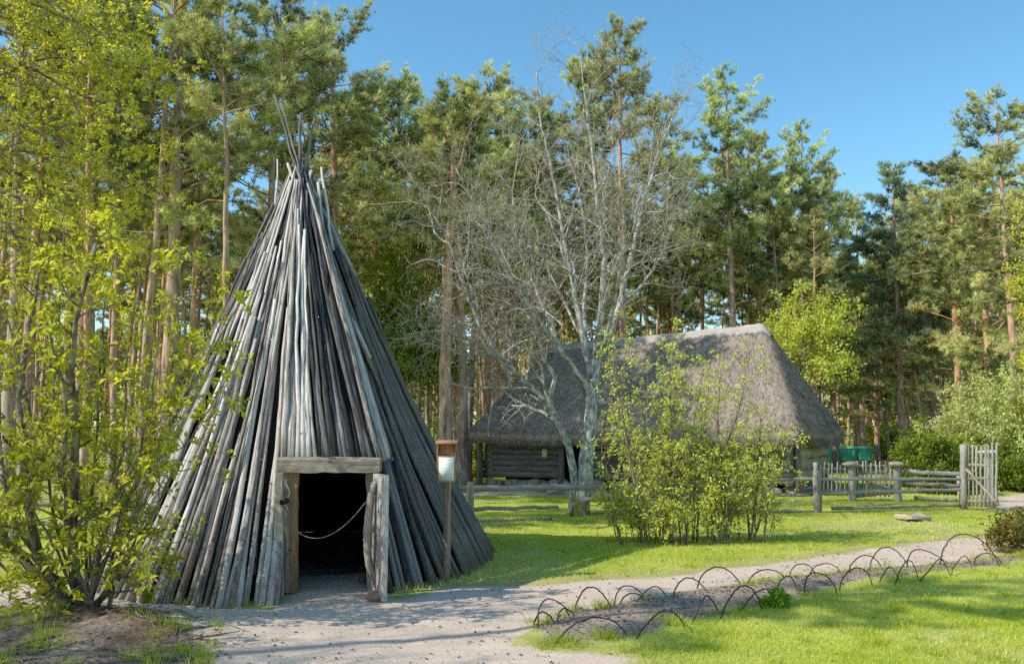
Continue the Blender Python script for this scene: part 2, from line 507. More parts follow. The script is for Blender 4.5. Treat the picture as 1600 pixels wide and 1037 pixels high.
def ground_mat():
    k = NT('ground_surface')
    g = k.n('NewGeometry').outputs['Position']
    pa, be, fo, mo = (k.attr(q).outputs['Fac'] for q in ('a_path', 'a_bed', 'a_forest', 'a_mound'))
    dry = k.attr('a_dry').outputs['Fac']
    n1 = k.noise(g, 1.2, 5, 0.6)
    n2 = k.noise(g, 22, 5, 0.7)
    n3 = k.noise(g, 130, 3, 0.7)
    gr = k.ramp(k.math('ADD', k.math('MULTIPLY', n1, 0.4), k.math('MULTIPLY', n2, 0.6)),
                [(0.35, (0.2, 0.26, 0.03)), (0.5, (0.4, 0.44, 0.06)), (0.65, (0.56, 0.54, 0.14))])
    gr = k.mix(k.math('MULTIPLY', dry, 0.75), gr, (0.36, 0.3, 0.17))
    sand = k.ramp(k.math('ADD', k.math('MULTIPLY', n2, 0.5), k.math('MULTIPLY', n3, 0.5)),
                  [(0.34, (0.52, 0.395, 0.3)), (0.5, (0.62, 0.485, 0.38)), (0.66, (0.7, 0.565, 0.46))])
    sand = k.mix(k.math('MULTIPLY', k.maprange(n1, 0.42, 0.62), 0.35), sand, (0.44, 0.34, 0.265))
    soil = k.ramp(k.math('ADD', k.math('MULTIPLY', n2, 0.55), k.math('MULTIPLY', n3, 0.45)),
                  [(0.38, (0.1, 0.07, 0.05)), (0.5, (0.3, 0.23, 0.18)), (0.63, (0.54, 0.44, 0.36))])
    floor = k.ramp(k.math('ADD', k.math('MULTIPLY', n1, 0.6), k.math('MULTIPLY', n2, 0.4)),
                   [(0.38, (0.15, 0.16, 0.04)), (0.5, (0.3, 0.3, 0.09)), (0.62, (0.42, 0.4, 0.15))])
    ed = k.math('MULTIPLY', k.math('SUBTRACT', n2, 0.5), 0.7)

    def sharp(a):
        return k.maprange(k.math('ADD', a, ed), 0.38, 0.62)
    c = k.mix(fo, gr, floor)
    c = k.mix(sharp(mo), c, k.mix(k.maprange(n1, 0.4, 0.6), k.mix(1.0, soil, (0.5, 0.44, 0.38), 'MULTIPLY'), soil))
    c = k.mix(sharp(pa), c, sand)
    c = k.mix(sharp(be), c, soil)
    h = k.math('ADD', k.math('MULTIPLY', n2, 1.0), k.math('MULTIPLY', n3, 0.5))
    return k.done(k.bsdf(c, 0.95, k.bump(h, 0.6, 0.018), spec=0.1))


M['ground'] = ground_mat()


# ================================================================== GROUND
def poly_sd(x, y, poly):
    """Signed distance (negative inside) of points to a polygon."""
    poly = np.asarray(poly)
    d = np.full(x.shape, 1e9)
    inside = np.zeros(x.shape, bool)
    n = len(poly)
    for i in range(n):
        ax, ay = poly[i]
        bx, by = poly[(i + 1) % n]
        ex, ey = bx - ax, by - ay
        t = np.clip(((x - ax) * ex + (y - ay) * ey) / (ex * ex + ey * ey + 1e-12), 0, 1)
        d = np.minimum(d, np.hypot(x - ax - t * ex, y - ay - t * ey))
        c = ((ay > y) != (by > y)) & (x < (bx - ax) * (y - ay) / (by - ay + 1e-12) + ax)
        inside ^= c
    return np.where(inside, -d, d)


def gp(*pts):
    return [tuple(gnd(px, py)[:2]) for px, py in pts]


PATHS = [
    (gp((-300, 905), (60, 912), (205, 920), (260, 935), (420, 950), (462, 925), (463, 898), (565, 898), (575, 925), (620, 934), (720, 917), (900, 909), (1040, 899), (1200, 882),
        (1400, 853), (1500, 839), (1560, 842), (1640, 832), (1750, 820), (1800, 860), (1600, 863), (1560, 867), (1480, 879), (1350, 892), (1200, 905), (1100, 922), (1000, 940),
        (900, 958), (840, 980), (800, 1008), (860, 1020), (985, 1026), (960, 1060), (860, 1300), (300, 1300), (345, 1037), (310, 1000), (240, 968), (190, 955), (60, 948), (-300, 965)), 0.22),
    (gp((1560, 776), (1600, 772), (1700, 766), (1850, 770), (1850, 800), (1700, 805), (1570, 797), (1560, 788)), 0.5),
    (gp((700, 765), (900, 764), (1330, 764), (1335, 771), (1150, 774), (900, 772), (700, 774)), 0.6),
    (gp((1335, 716), (1420, 710), (1600, 708), (2000, 706), (2000, 716), (1600, 719), (1430, 721), (1345, 724)), 1.2),
    (gp((690, 741), (748, 739), (750, 745), (690, 749)), 0.6),
]
BED = gp((835, 985), (870, 966), (1000, 943), (1100, 926), (1200, 909), (1350, 895), (1480, 883), (1560, 872), (1610, 868), (1610, 876), (1480, 891), (1300, 916), (1200, 944),
         (1100, 966), (1000, 996), (900, 1012), (845, 1012))
MOUND = gp((-150, 992), (60, 968), (160, 962), (250, 968), (318, 1000), (338, 1030), (330, 1060), (200, 1080), (-150, 1100))
MC = gnd(150, 985)


def masks(x, y):
    w = 0.28 * (fbm(x * 1.7, y * 1.7, 5) - 0.5) + 0.12 * (fbm(x * 7, y * 7, 9, 2) - 0.5)
    pa = np.zeros(x.shape)
    dmin = np.full(x.shape, 50.0)
    for poly, wd in PATHS:
        d = poly_sd(x, y, poly) + w * max(1, wd / 0.25) ** 0.5
        pa = np.maximum(pa, np.clip(0.5 - d / (2 * wd), 0, 1))
        dmin = np.minimum(dmin, d)
    be = np.clip(0.5 - (poly_sd(x, y, BED) + w * 0.8) / 0.3, 0, 1)
    mo = np.clip(0.5 - (poly_sd(x, y, MOUND) + w * 1.6) / 0.5, 0, 1)
    hut = np.hypot((x + 2.9) / 2.5, (y - 12.8) / 3.5)
    mo = np.maximum(mo, np.clip((1.0 - hut) * 4, 0, 1))
    fo = np.clip((y - 35 - 6 * (fbm(x * 0.12, y * 0.12, 3) - 0.5) + np.where(x < -3, 12, 0) * np.clip((-x - 3) / 3, 0, 1)) / 4, 0, 1)
    dry = np.clip(np.exp(-np.clip(dmin, 0, 50) / 0.55) * 1.1 * fbm(x * 2.1, y * 2.1, 21) * 1.6, 0, 1)
    dry = np.maximum(dry, np.clip((fbm(x * 0.8, y * 0.8, 31) - 0.54) * 4, 0, 0.6))
    return pa, be, mo, fo, dry


def zg(x, y):
    x, y = np.asarray(x, float), np.asarray(y, float)
    win = np.clip((x + 19) / 2, 0, 1) * np.clip((25 - x) / 2, 0, 1) * np.clip((y - 2) / 1, 0, 1) * np.clip((44 - y) / 3, 0, 1)
    z = 0.05 * (fbm(x * 0.9, y * 0.9, 41) - 0.5) + 0.02 * (fbm(x * 5, y * 5, 43, 2) - 0.5)
    m = np.exp(-(((x - MC[0]) / 1.15) ** 2 + ((y - MC[1]) / 0.6) ** 2))
    z = z + 0.16 * m + 0.1 * m * (fbm(x * 5, y * 5, 47) - 0.5) * 2 + 0.05 * m * (fbm(x * 17, y * 17, 48, 2) - 0.5)
    z = z + 0.035 * (fbm(x * 2.3, y * 4.1, 45, 3) - 0.5)
    be = np.clip(0.5 - poly_sd(x, y, BED) / 0.5, 0, 1)
    z = z + 0.05 * be + 0.03 * be * (fbm(x * 9, y * 9, 49, 3) - 0.5) * 2
    return z * win


def zg1(x, y):
    return float(zg(np.array([x]), np.array([y]))[0])


def build_ground():
    x0, x1, y0, y1, h = -21.0, 27.0, 1.0, 47.0, 0.15
    nx, ny = int((x1 - x0) / h) + 1, int((y1 - y0) / h) + 1
    X, Y = np.meshgrid(np.linspace(x0, x1, nx), np.linspace(y0, y1, ny))
    x, y = X.ravel(), Y.ravel()
    z = zg(x, y)
    pa, be, mo, fo, dry = masks(x, y)
    i = (np.arange(ny - 1)[:, None] * nx + np.arange(nx - 1)[None, :]).ravel()
    Q = np.stack([i, i + 1, i + nx + 1, i + nx], -1)
    cp, cb, cm = pa[Q].mean(1), be[Q].mean(1), mo[Q].mean(1)
    cat = np.where(cb > 0.5, 2, np.where(cp > 0.5, 1, np.where(cm > 0.5, 3, 0)))
    V = np.stack([x, y, z], -1)
    # the far country round the near grid
    R = 700.0
    xs, ys = [-R, x0, x1, R], [-60.0, y0, y1, R]
    FV, FQ = [], []
    for a in range(3):
        for b in range(3):
            if a == 1 and b == 1:
                continue
            k = len(FV)
            FV += [(xs[a], ys[b], 0), (xs[a + 1], ys[b], 0), (xs[a + 1], ys[b + 1], 0), (xs[a], ys[b + 1], 0)]
            FQ.append((k, k + 1, k + 2, k + 3))
    for c, name in enumerate(('ground', 'path', 'flower_bed', 'soil_mound')):
        q = Q[cat == c]
        use, inv = np.unique(q.ravel(), return_inverse=True)
        vv, qq = V[use], inv.reshape(-1, 4)
        at_ = [pa[use], be[use], fo[use], mo[use], dry[use]]
        if c == 0:
            qq = np.vstack([qq, np.array(FQ) + len(vv)])
            fv = np.array(FV)
            far = (fv[:, 1] > 20).astype(float)
            vv = np.vstack([vv, fv])
            at_ = [np.concatenate([at_[0], far * 0]), np.concatenate([at_[1], far * 0]), np.concatenate([at_[2], far]), np.concatenate([at_[3], far * 0]), np.concatenate([at_[4], far * 0])]
        me = bpy.data.meshes.new(name)
        me.vertices.add(len(vv))
        me.vertices.foreach_set('co', vv.astype(np.float32).ravel())
        me.loops.add(len(qq) * 4)
        me.loops.foreach_set('vertex_index', qq.ravel().astype(np.int32))
        me.polygons.add(len(qq))
        me.polygons.foreach_set('loop_start', (np.arange(len(qq)) * 4).astype(np.int32))
        me.polygons.foreach_set('use_smooth', np.ones(len(qq), bool))
        me.materials.append(M['ground'])
        for nm, v in zip(('a_path', 'a_bed', 'a_forest', 'a_mound', 'a_dry'), at_):
            me.attributes.new(nm, 'FLOAT', 'POINT').data.foreach_set('value', v.astype(np.float32))
        me.update(calc_edges=True)
        tag(link(name, me), kind='structure')


build_ground()


def scatter(n, ya, yb, rng, pw=1.0):
    u = rng.uniform(0, 1, n)
    y = (ya ** (pw + 1) + u * (yb ** (pw + 1) - ya ** (pw + 1))) ** (1 / (pw + 1))
    x = rng.uniform(-1, 1, n) * (0.6 * y + 0.8)
    return x, y


def build_grass():
    rng = np.random.default_rng(7)
    B = Buf()
    for ya, yb, n, l0, l1, w in ((5.4, 9.5, 190000, 0.018, 0.05, 0.0055), (9.5, 15, 140000, 0.02, 0.055, 0.0085), (15, 25, 110000, 0.02, 0.06, 0.015), (25, 37, 45000, 0.03, 0.09, 0.03)):
        x, y = scatter(n, ya, yb, rng)
        pa, be, mo, fo, dry = masks(x, y)
        clump = fbm(x * 3.1, y * 3.1, 61, 3)
        patch = fbm(x * 0.7, y * 0.7, 63, 3)
        bad = np.maximum(np.maximum(pa, be), mo)
        keep = rng.uniform(0, 1, n) < np.clip(1.15 - bad * 2.2 - dry * 0.75, 0.012, 1) * (0.35 + 0.9 * clump) * (1 - 0.7 * fo)
        hut = np.hypot((x + 2.9) / 2.45, (y - 12.8) / 3.45) > 1.0
        edge = np.clip(1 - abs(np.hypot((x + 2.9) / 2.62, (y - 12.8) / 3.66) - 1.03) * 14, 0, 1)
        keep &= hut & (bad < 0.97)
        x, y, clump, patch, dry, bad, edge = (q[keep] for q in (x, y, clump, patch, dry, bad, edge))
        m = len(x)
        L = rng.uniform(l0, l1, m) * (0.55 + 0.9 * clump) * (1 - 0.5 * np.clip(bad * 2, 0, 1)) * (1 + 1.2 * edge)
        D = np.stack([rng.normal(0, 0.42, m), rng.normal(0, 0.42, m), np.full(m, 1.0)], -1)
        r = np.clip(0.42 + 0.85 * (patch - 0.3) + rng.normal(0, 0.13, m) + dry * 0.35 + (rng.uniform(0, 1, m) < 0.05) * 0.4, 0, 1)
        B.blades(np.stack([x, y, zg(x, y) - 0.004], -1), D, L, w * rng.uniform(0.7, 1.4, m), r, rng=rng)
    tag(B.obj('grass', M['grass']), 'short yellow-green spring grass of the lawn', 'grass', kind='stuff')


build_grass()


def build_litter():
    rng = np.random.default_rng(17)
    B = Buf()
    n = 60000
    x, y = scatter(n, 5.4, 16, rng)
    pa, be, mo, fo, dry = masks(x, y)
    keep = rng.uniform(0, 1, n) < np.where(be > 0.4, 0.8, np.where(mo > 0.4, 0.4, np.where(pa > 0.5, 0.1, 0.03)))
    hut = np.hypot((x + 2.9) / 2.66, (y - 12.8) / 3.7) > 1.0
    keep &= hut
    x, y = x[keep], y[keep]
    m = len(x)
    a = rng.uniform(0, 6.28, m)
    D = np.stack([np.cos(a), np.sin(a), rng.normal(0.1, 0.25, m)], -1)
    U = np.stack([rng.normal(0, .4, m), rng.normal(0, .4, m), np.ones(m)], -1)
    s = rng.uniform(0.012, 0.05, m)
    B.leaves(np.stack([x, y, zg(x, y) + 0.006], -1), D, U, s, s * rng.uniform(0.2, 0.6, m), rng.uniform(0, 1, m))
    tag(B.obj('litter', M['litter']), 'dry chips and leaf litter on the bed and soil', 'litter', kind='stuff')


build_litter()


def mound_details():
    rng = np.random.default_rng(19)
    B = Buf()
    for k in range(60):   # dead twigs and surface roots
        px, py = rng.uniform(-20, 330), rng.uniform(972, 1050)
        p = gnd(px, py)
        a = rng.normal(0.3, 1.0)
        L_ = rng.uniform(.12, .6)
        s = np.linspace(0, 1, 6)
        x = p[0] + s * L_ * math.cos(a) + rng.normal(0, .015, 6).cumsum()
        y = p[1] + s * L_ * math.sin(a) * .6 + rng.normal(0, .015, 6).cumsum()
        z = zg(x, y) + .006 + np.abs(rng.normal(0, .012, 6))
        r = rng.uniform(.003, .011)
        B.tube(np.stack([x, y, z], -1), np.linspace(r, r * .4, 6), 5, rng.uniform())
    tag(B.obj('dead_twigs', M['shrubbark']), 'dead twigs and thin roots lying on the bare soil mound', 'twigs', kind='stuff')
    B = Buf()
    edge_ = [(i, j) for i, j in zip(BED, BED[1:])]
    for k in range(330):   # grass tufts on the mound and along the path edge
        if k < 45:
            px, py = rng.choice([rng.uniform(200, 350), rng.uniform(-10, 110)]), rng.uniform(985, 1045)
        else:
            px, py = rng.uniform(255, 400), rng.uniform(932, 948)
        p = gnd(px, py)
        if k >= 150:
            p = gnd(rng.uniform(760, 1650), rng.uniform(800, 1045))
            if max(q_[0] for q_ in masks(np.array([p[0]]), np.array([p[1]]))[:2]) > .3:
                continue
        elif k >= 75:
            a_, b_ = edge_[int(rng.integers(0, len(edge_)))]
            t_ = rng.uniform()
            p = np.array([a_[0] + (b_[0] - a_[0]) * t_ + rng.normal(0, .06), a_[1] + (b_[1] - a_[1]) * t_ + rng.normal(0, .06), 0])
        n = int(rng.integers(25, 70))
        q = rng.normal(0, .05, (n, 2))
        x, y = p[0] + q[:, 0], p[1] + q[:, 1]
        D = np.stack([q[:, 0] * 6 + rng.normal(0, .3, n), q[:, 1] * 6 + rng.normal(0, .3, n), np.ones(n)], -1)
        B.blades(np.stack([x, y, zg(x, y) - .005], -1), D, rng.uniform(.04, .13, n), .006, np.clip(rng.normal(.4, .2, n), 0, 1), rng=rng)
    tag(B.obj('grass', M['grass']), 'loose grass tufts along the edges of the soil mound and the flower bed', 'grass', kind='stuff')


mound_details()

# ================================================================== CONICAL POLE HUT
HX, HY, HRX, HRY = -2.9, 12.8, 2.62, 3.66
APX, _, HZ = at(469, 252, HY)


def hut():
    rng = np.random.default_rng(3)
    root = thing('conical_pole_hut', 'tall conical hut of weathered grey poles with a low dark doorway', 'hut', (HX, HY, 0))
    LX0, LX1 = gx(438, 9.8), gx(596, 9.8)
    lz0, lz1 = at(516, 737, 9.8)[2], at(516, 714, 9.8)[2]
    N = 234
    back = Buf()
    org = np.array([HX, HY, 0])
    front = []
    for k in range(N):
        th = 2 * math.pi * (k + rng.uniform(-0.3, 0.3)) / N
        f = rng.uniform(.93, 1.035) if rng.uniform() < .6 else rng.uniform(.5, .93)
        jit = rng.uniform(-0.03, 0.05)
        b = np.array([HX + (HRX + jit) * math.cos(th), HY + (HRY + jit) * math.sin(th), -0.04])
        tw = rng.normal(0.25, 0.3)
        rt = 0.03 + 0.1 * rng.uniform()
        t = np.array([APX + rt * math.cos(th + tw), HY + rt * math.sin(th + tw), HZ - 0.1])
        r0 = rng.uniform(0.027, 0.046)
        if math.sin(th) < 0:   # poles that meet the lintel stand on it
            q = b + (t - b) * (lz1 / t[2])
            if LX0 - 0.02 < q[0] < LX1 - 0.03:
                gpx = 800 + F * b[0] / b[1]
                if not 436 < gpx < 612:   # the short foot of a pole beside the door frame
                    low = Buf()
                    low.tube(b + (q - b) * np.linspace(0, .97, 8)[:, None] + np.array([0, .05, 0]) - org, np.linspace(r0, r0 * .85, 8), 8, rng.uniform(), wob=.09, rng=rng)
                    front.append((low, th))
                r0 *= .8
                b = np.array([q[0], 9.83 + rng.uniform(0, .05), lz1 - 0.01])
                f = max(f, 0.6)
        e = b + (t - b) * f
        m = 12
        s = np.linspace(0, 1, m)[:, None]
        P = b + (e - b) * s
        out = np.array([math.cos(th), math.sin(th), 0.45])
        bow = rng.normal(0, 0.01)
        side = np.array([-math.sin(th), math.cos(th), 0])
        P = P + np.sin(s * math.pi) * (side * rng.normal(0, 0.03) - out * (0.09 + 2 * bow)) + np.sin(s * math.pi * 3) * side * rng.normal(0, .012) + rng.normal(0, 0.005, (m, 3))
        R = np.linspace(r0, r0 * (1 - .64 * f), m) * (1 + rng.normal(0, 0.045, m))
        if math.sin(th) < 0.3:
            B = Buf()
            B.tube(P - org, R, 8, rng.uniform(), wob=0.09, rng=rng)
            # knots and split stubs
            for _ in range(rng.integers(1, 4)):
                j = rng.integers(1, m - 2)
                a = rng.uniform(0, 6.28)
                dd = np.array([math.cos(a), math.sin(a), 0.5])
                B.tube(np.array([P[j], P[j] + dd * (R[j] + rng.uniform(0.005, 0.02))]) - org, [R[j] * .42, R[j] * .25], 5, 0.3)
            front.append((B, th))
        else:
            back.tube(P - org, R, 6, rng.uniform())
    # cheek poles that close the step between the lintel and the cone
    for sx, xx in ((-1, LX0 + .03), (1, LX1 - .04)):
        for k in range(7):
            b = np.array([xx + sx * (.012 * k + rng.normal(0, .008)), 9.86 + .085 * k, lz1 - .02])
            t = np.array([APX + sx * .06 + rng.normal(0, .03), HY - .08 + rng.normal(0, .03), HZ - .1])
            m = 12
            P = b + (t - b) * np.linspace(0, rng.uniform(.75, 1.0), m)[:, None] + rng.normal(0, .005, (m, 3))
            B = Buf()
            B.tube(P - org, np.linspace(rng.uniform(.034, .044), .016, m), 8, rng.uniform(), wob=.09, rng=rng)
            front.append((B, math.radians(275 if sx > 0 else 255)))
    front.sort(key=lambda q: math.sin(q[1]))
    for B, th in front[:100 - 13]:
        B.obj('pole', M['poleshade' if math.cos(th) > .42 else 'pole'], root)  # poles on the right side get the painted shade
    for B, th in front[87:]:
        back.add(np.vstack(B.V), np.vstack(B.T), np.vstack(B.Q), np.vstack(B.L), np.concatenate(B.R))
    # loose poles crossing above the apex
    for (x0, y0, x1, y1, r, Y0, Y1) in ((505, 400, 428, 148, 0.024, 12.2, 13.1), (492, 350, 440, 162, 0.018, 12.3, 13.0), (464, 400, 470, 176, 0.027, 12.5, 12.8), (452, 380, 492, 186, 0.024, 12.4, 12.9),
                                        (575, 560, 450, 256, 0.03, 11.6, 12.7), (590, 600, 462, 262, 0.03, 11.5, 12.6), (425, 420, 434, 250, 0.016, 12.5, 12.8), (420, 390, 452, 280, 0.022, 12.5, 12.9), (520, 390, 502, 262, 0.024, 12.3, 12.8),
                                        (512, 430, 498, 285, 0.028, 12.1, 12.6), (555, 430, 470, 258, 0.03, 12.1, 12.9), (430, 380, 478, 250, 0.026, 12.3, 12.8), (440, 400, 486, 268, 0.03, 12.2, 12.7)):
        a, c = at(x0, y0, Y0), at(x1, y1, Y1)
        P = a + (c - a) * np.linspace(0, 1, 9)[:, None] + rng.normal(0, 0.008, (9, 3))
        B = Buf()
        B.tube(P - org, np.linspace(r * 1.1, r * 0.75, 9), 8, rng.uniform(), wob=0.08, rng=rng)
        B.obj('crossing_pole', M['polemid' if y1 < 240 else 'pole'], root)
    tag(back.obj('pole', M['polemid'], root), kind='stuff')  # darker back poles keep the right edge in step with the painted shade
    # inner lining added to stop light leaks, black for shade; open at the doorway
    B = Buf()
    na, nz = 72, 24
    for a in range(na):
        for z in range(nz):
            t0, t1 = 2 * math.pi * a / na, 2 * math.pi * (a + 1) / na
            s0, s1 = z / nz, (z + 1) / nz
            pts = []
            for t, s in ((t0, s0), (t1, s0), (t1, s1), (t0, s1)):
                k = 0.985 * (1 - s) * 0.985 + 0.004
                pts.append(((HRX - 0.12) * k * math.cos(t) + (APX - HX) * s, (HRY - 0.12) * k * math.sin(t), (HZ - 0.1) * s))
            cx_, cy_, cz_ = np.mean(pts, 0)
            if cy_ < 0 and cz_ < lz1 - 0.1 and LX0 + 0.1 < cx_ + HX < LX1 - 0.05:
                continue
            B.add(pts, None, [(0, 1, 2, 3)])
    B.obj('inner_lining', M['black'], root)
    # door frame
    B = Buf()
    xs = np.linspace(LX0, LX1, 14)
    w, hh = 0.085, (lz1 - lz0) / 2
    V, Q = [], []
    prof = [(-w, -hh), (-w, hh * .75), (-w * .55, hh), (w, hh), (w, -hh)]
    for i, x in enumerate(xs):
        for (py, pz) in prof:
            V.append((x - HX, 9.78 - HY + py + rng.normal(0, .004), (lz0 + lz1) / 2 + pz + rng.normal(0, .006)))
    n = len(prof)
    for i in range(len(xs) - 1):
        for j in range(n):
            Q.append((i * n + j, i * n + (j + 1) % n, (i + 1) * n + (j + 1) % n, (i + 1) * n + j))
    T = [(0, j + 1, j) for j in range(1, n - 1)] + [((len(xs) - 1) * n, (len(xs) - 1) * n + j, (len(xs) - 1) * n + j + 1) for j in range(1, n - 1)]
    V = np.array(V)
    B.add(V, T, Q, np.stack([V[:, 1], V[:, 2], V[:, 0]], -1))
    B.obj('lintel', M['beam'], root, smooth=False)

    def slab(name, pts, Y, th, mat, label=None, wob=0.006):
        """A plank given by photo points up its left and right edge, standing at depth Y."""
        B = Buf()
        V, Q = [], []
        for (y, xl, xr) in pts:
            l, r = at(xl, y, Y) - org, at(xr, y, Y) - org
            for p, dy in ((l, 0), (r, 0), (r, th), (l, th)):
                V.append(p + np.array([rng.normal(0, wob), dy + rng.normal(0, wob * .5), 0]))
        m = len(pts)
        for i in range(m - 1):
            for j in range(4):
                Q.append((i * 4 + j, (i + 1) * 4 + j, (i + 1) * 4 + (j + 1) % 4, i * 4 + (j + 1) % 4))
        Q += [(0, 1, 2, 3), (m * 4 - 1, m * 4 - 2, m * 4 - 3, m * 4 - 4)]
        V = np.array(V)
        B.add(V, None, Q, V)
        return B.obj(name, mat, root, smooth=False)
    ys = np.linspace(736, 926, 12)
    slab('door_post', [(y, 450, 463) for y in ys], 9.74, 0.1, M['redwood'])
    slab('wall_plank', [(y, 440, 451) for y in ys], 9.72, 0.07, M['beam'])
    slab('wall_plank', [(y, 430 - (y - 736) * 0.02, 441) for y in np.linspace(738, 932, 12)], 9.62, 0.06, M['beam'])
    slab('door_post', [(y, 572 + 2 * math.sin(y * .05), 579) for y in ys], 9.8, 0.1, M['beam'])
    # plank door leaf standing open, pointing out of the hut
    B = Buf()
    a, c = at(583, 740, 9.72), at(601, 742, 9.30)
    zb = 0.02
    V, Q = [], []
    for i in range(9):
        z = c[2] + (zb - c[2]) * i / 8
        for (p, o) in ((a, 0), (c, 0), (c, 0.045), (a, 0.045)):
            V.append((p[0] - HX + o + rng.normal(0, .002), p[1] - HY + (0.01 if o else 0), z))
    for i in range(8):
        for j in range(4):
            Q.append((i * 4 + j, (i + 1) * 4 + j, (i + 1) * 4 + (j + 1) % 4, i * 4 + (j + 1) % 4))
    Q += [(0, 1, 2, 3), (35, 34, 33, 32)]
    B.add(V, None, Q, V)
    B.obj('door_leaf', M['pole'], root, smooth=False)
    # crooked slab nailed against the door post
    B = Buf()
    P = [at(x, y, 9.58) for x, y in ((592, 748), (585, 756), (579, 775), (577, 800), (575, 830), (574, 860), (577, 882), (584, 900), (588, 918))]
    B.tube(np.array(P) - org, [0.022, 0.036, 0.042, 0.042, 0.045, 0.042, 0.038, 0.034, 0.022], 10, 0.6, wob=0.2, rng=rng)
    B.obj('crooked_slab', M['beam'], root)
    return root


hut()


def tube_obj(name, P, r, mat, sides=6, **kw):
    B = Buf()
    P = np.asarray(P, float)
    B.tube(P, r, sides, 0.5, **kw)
    return B.obj(name, mat)


def arc3(a, t, b, n=14):
    """Parabola from a through the height of t to b."""
    a, t, b = (np.asarray(q, float) for q in (a, t, b))
    c = 2 * t - (a + b) / 2
    s = np.linspace(0, 1, n)[:, None]
    return a * (1 - s) ** 2 + 2 * c * s * (1 - s) + b * s ** 2


tag(tube_obj('rope', arc3(at(463, 829, 9.72), at(514, 836, 9.6), at(572, 783, 9.7), 20), 0.0032, M['rope']), 'thin rope sagging across the dark doorway of the hut', 'rope')
o = thing('hanging_padlock', 'black iron padlock hung by a cord beside the left door post', 'padlock', tuple(at(444, 783, 9.56)))
B = Buf()
B.box((0, 0, 0), (0.1, 0.05, 0.06), Matrix.Rotation(-0.35, 3, 'Y'), bev=0.015)
B.obj('lock_body', M['iron'], o)
p0 = at(444, 783, 9.56)
B = Buf()
B.tube(np.array([at(441, 778, 9.56), at(440, 755, 9.57), at(443, 738, 9.6), at(446, 752, 9.57), at(453, 768, 9.56), at(450, 778, 9.56)]) - p0, 0.008, 6)
B.tube(np.array([at(447, 788, 9.56), at(450, 797, 9.55)]) - p0, 0.007, 6)
B.obj('cord', M['rope'], o)


def rock(seed, sx, sy, sz, mat, name, loc, rz=0.0, n=12):
    """An irregular rounded stone, sunk a little into what carries it."""
    rng = np.random.default_rng(seed)
    dirs = rng.normal(size=(9, 3))
    dirs /= np.linalg.norm(dirs, axis=1)[:, None]
    cut = rng.uniform(0.72, 1.0, 9)
    V, Q, T = [], [], []
    for i in range(n + 1):
        ph = math.pi * i / n
        for j in range(2 * n):
            th = math.pi * j / n
            d = np.array([math.sin(ph) * math.cos(th), math.sin(ph) * math.sin(th), math.cos(ph)])
            r = min(1.0, *(c / max(1e-3, float(d @ q)) if d @ q > 0 else 9 for q, c in zip(dirs, cut)))
            V.append(d * r * np.array([sx, sy, sz]))
    for i in range(n):
        for j in range(2 * n):
            k = (j + 1) % (2 * n)
            Q.append((i * 2 * n + j, (i + 1) * 2 * n + j, (i + 1) * 2 * n + k, i * 2 * n + k))
    B = Buf()
    B.add(V, None, Q)
    o = link(name, B.mesh(name, mat), None, loc)
    o.rotation_euler.z = rz
    return o


g = gnd(586, 938)
tag(rock(5, 0.1, 0.08, 0.07, M['redstone'], 'door_stone', (g[0], g[1], 0.035)), 'round brown stone holding the open door at its foot', 'stone')


def sign():
    b = gnd(697, 908)
    Y = b[1]
    o = thing('notice_post', 'slim wooden post carrying a small roofed notice box beside the hut', 'notice board', (b[0], Y, 0))
    org = np.array([b[0], Y, 0])
    rng = np.random.default_rng(5)
    zt, zb = at(697, 692, Y)[2], at(697, 752, Y)[2]
    B = Buf()
    zs = np.linspace(-0.05, zb + 0.3, 12)
    B.tube(np.stack([rng.normal(0, .003, 12), np.full(12, 0.06), zs], -1), np.linspace(0.047, 0.042, 12), 9, wob=0.05, rng=rng)
    B.obj('post', M['postwood'], o)
    w = 0.205
    B = Buf()
    B.box((0, 0.0, (zt + zb) / 2), (w, 0.02, zt - zb), bev=0.004)
    B.obj('back_board', M['signwood'], o)
    B = Buf()
    B.box((-w / 2 - 0.006, -0.055, (zt + zb) / 2 + 0.005), (0.012, 0.09, zt - zb - 0.01), bev=0.003)
    B.box((w / 2 + 0.006, -0.04, (zt + zb) / 2 + 0.18), (0.012, 0.06, 0.11), bev=0.003)
    B.obj('side_board', M['signwood'], o)
    B = Buf()
    B.box((0, -0.06, zt + 0.012), (w + 0.05, 0.2, 0.028), Matrix.Rotation(0.12, 3, 'X'), bev=0.006)
    B.obj('roof_board', M['signwood'], o)
    zn = (at(697, 712, Y)[2] + zb) / 2
    hn = at(697, 712, Y)[2] - zb
    B = Buf()
    B.box((0, 0, 0), (w + 0.002, 0.012, hn), bev=0.003)
    fr = B.obj('frame', M['signwood'], o)
    fr.location = (0.002, -0.105, zn)
    B = Buf()
    B.box((0, 0, 0), (w - 0.03, 0.006, hn - 0.034))
    nb = B.obj('notice_panel', M['notice'], fr)
    nb.location = (0.0, -0.009, 0.003)


sign()

# ================================================================== THATCHED LOG HOUSE
HS = 1.7 / 1.65
HA = np.array([-1.59 * HS - 0.05, 29.4 * HS])
HL, HW = 11.2, 7.25
HROT = -math.radians(30)
H_EAVE, H_RL, H_RR = 1.74, 5.0, 5.32


def hw(u, v, z=0.0):
    c, s = math.cos(HROT), math.sin(HROT)
    return np.array([HA[0] + u * c - v * s, HA[1] + u * s + v * c, z])


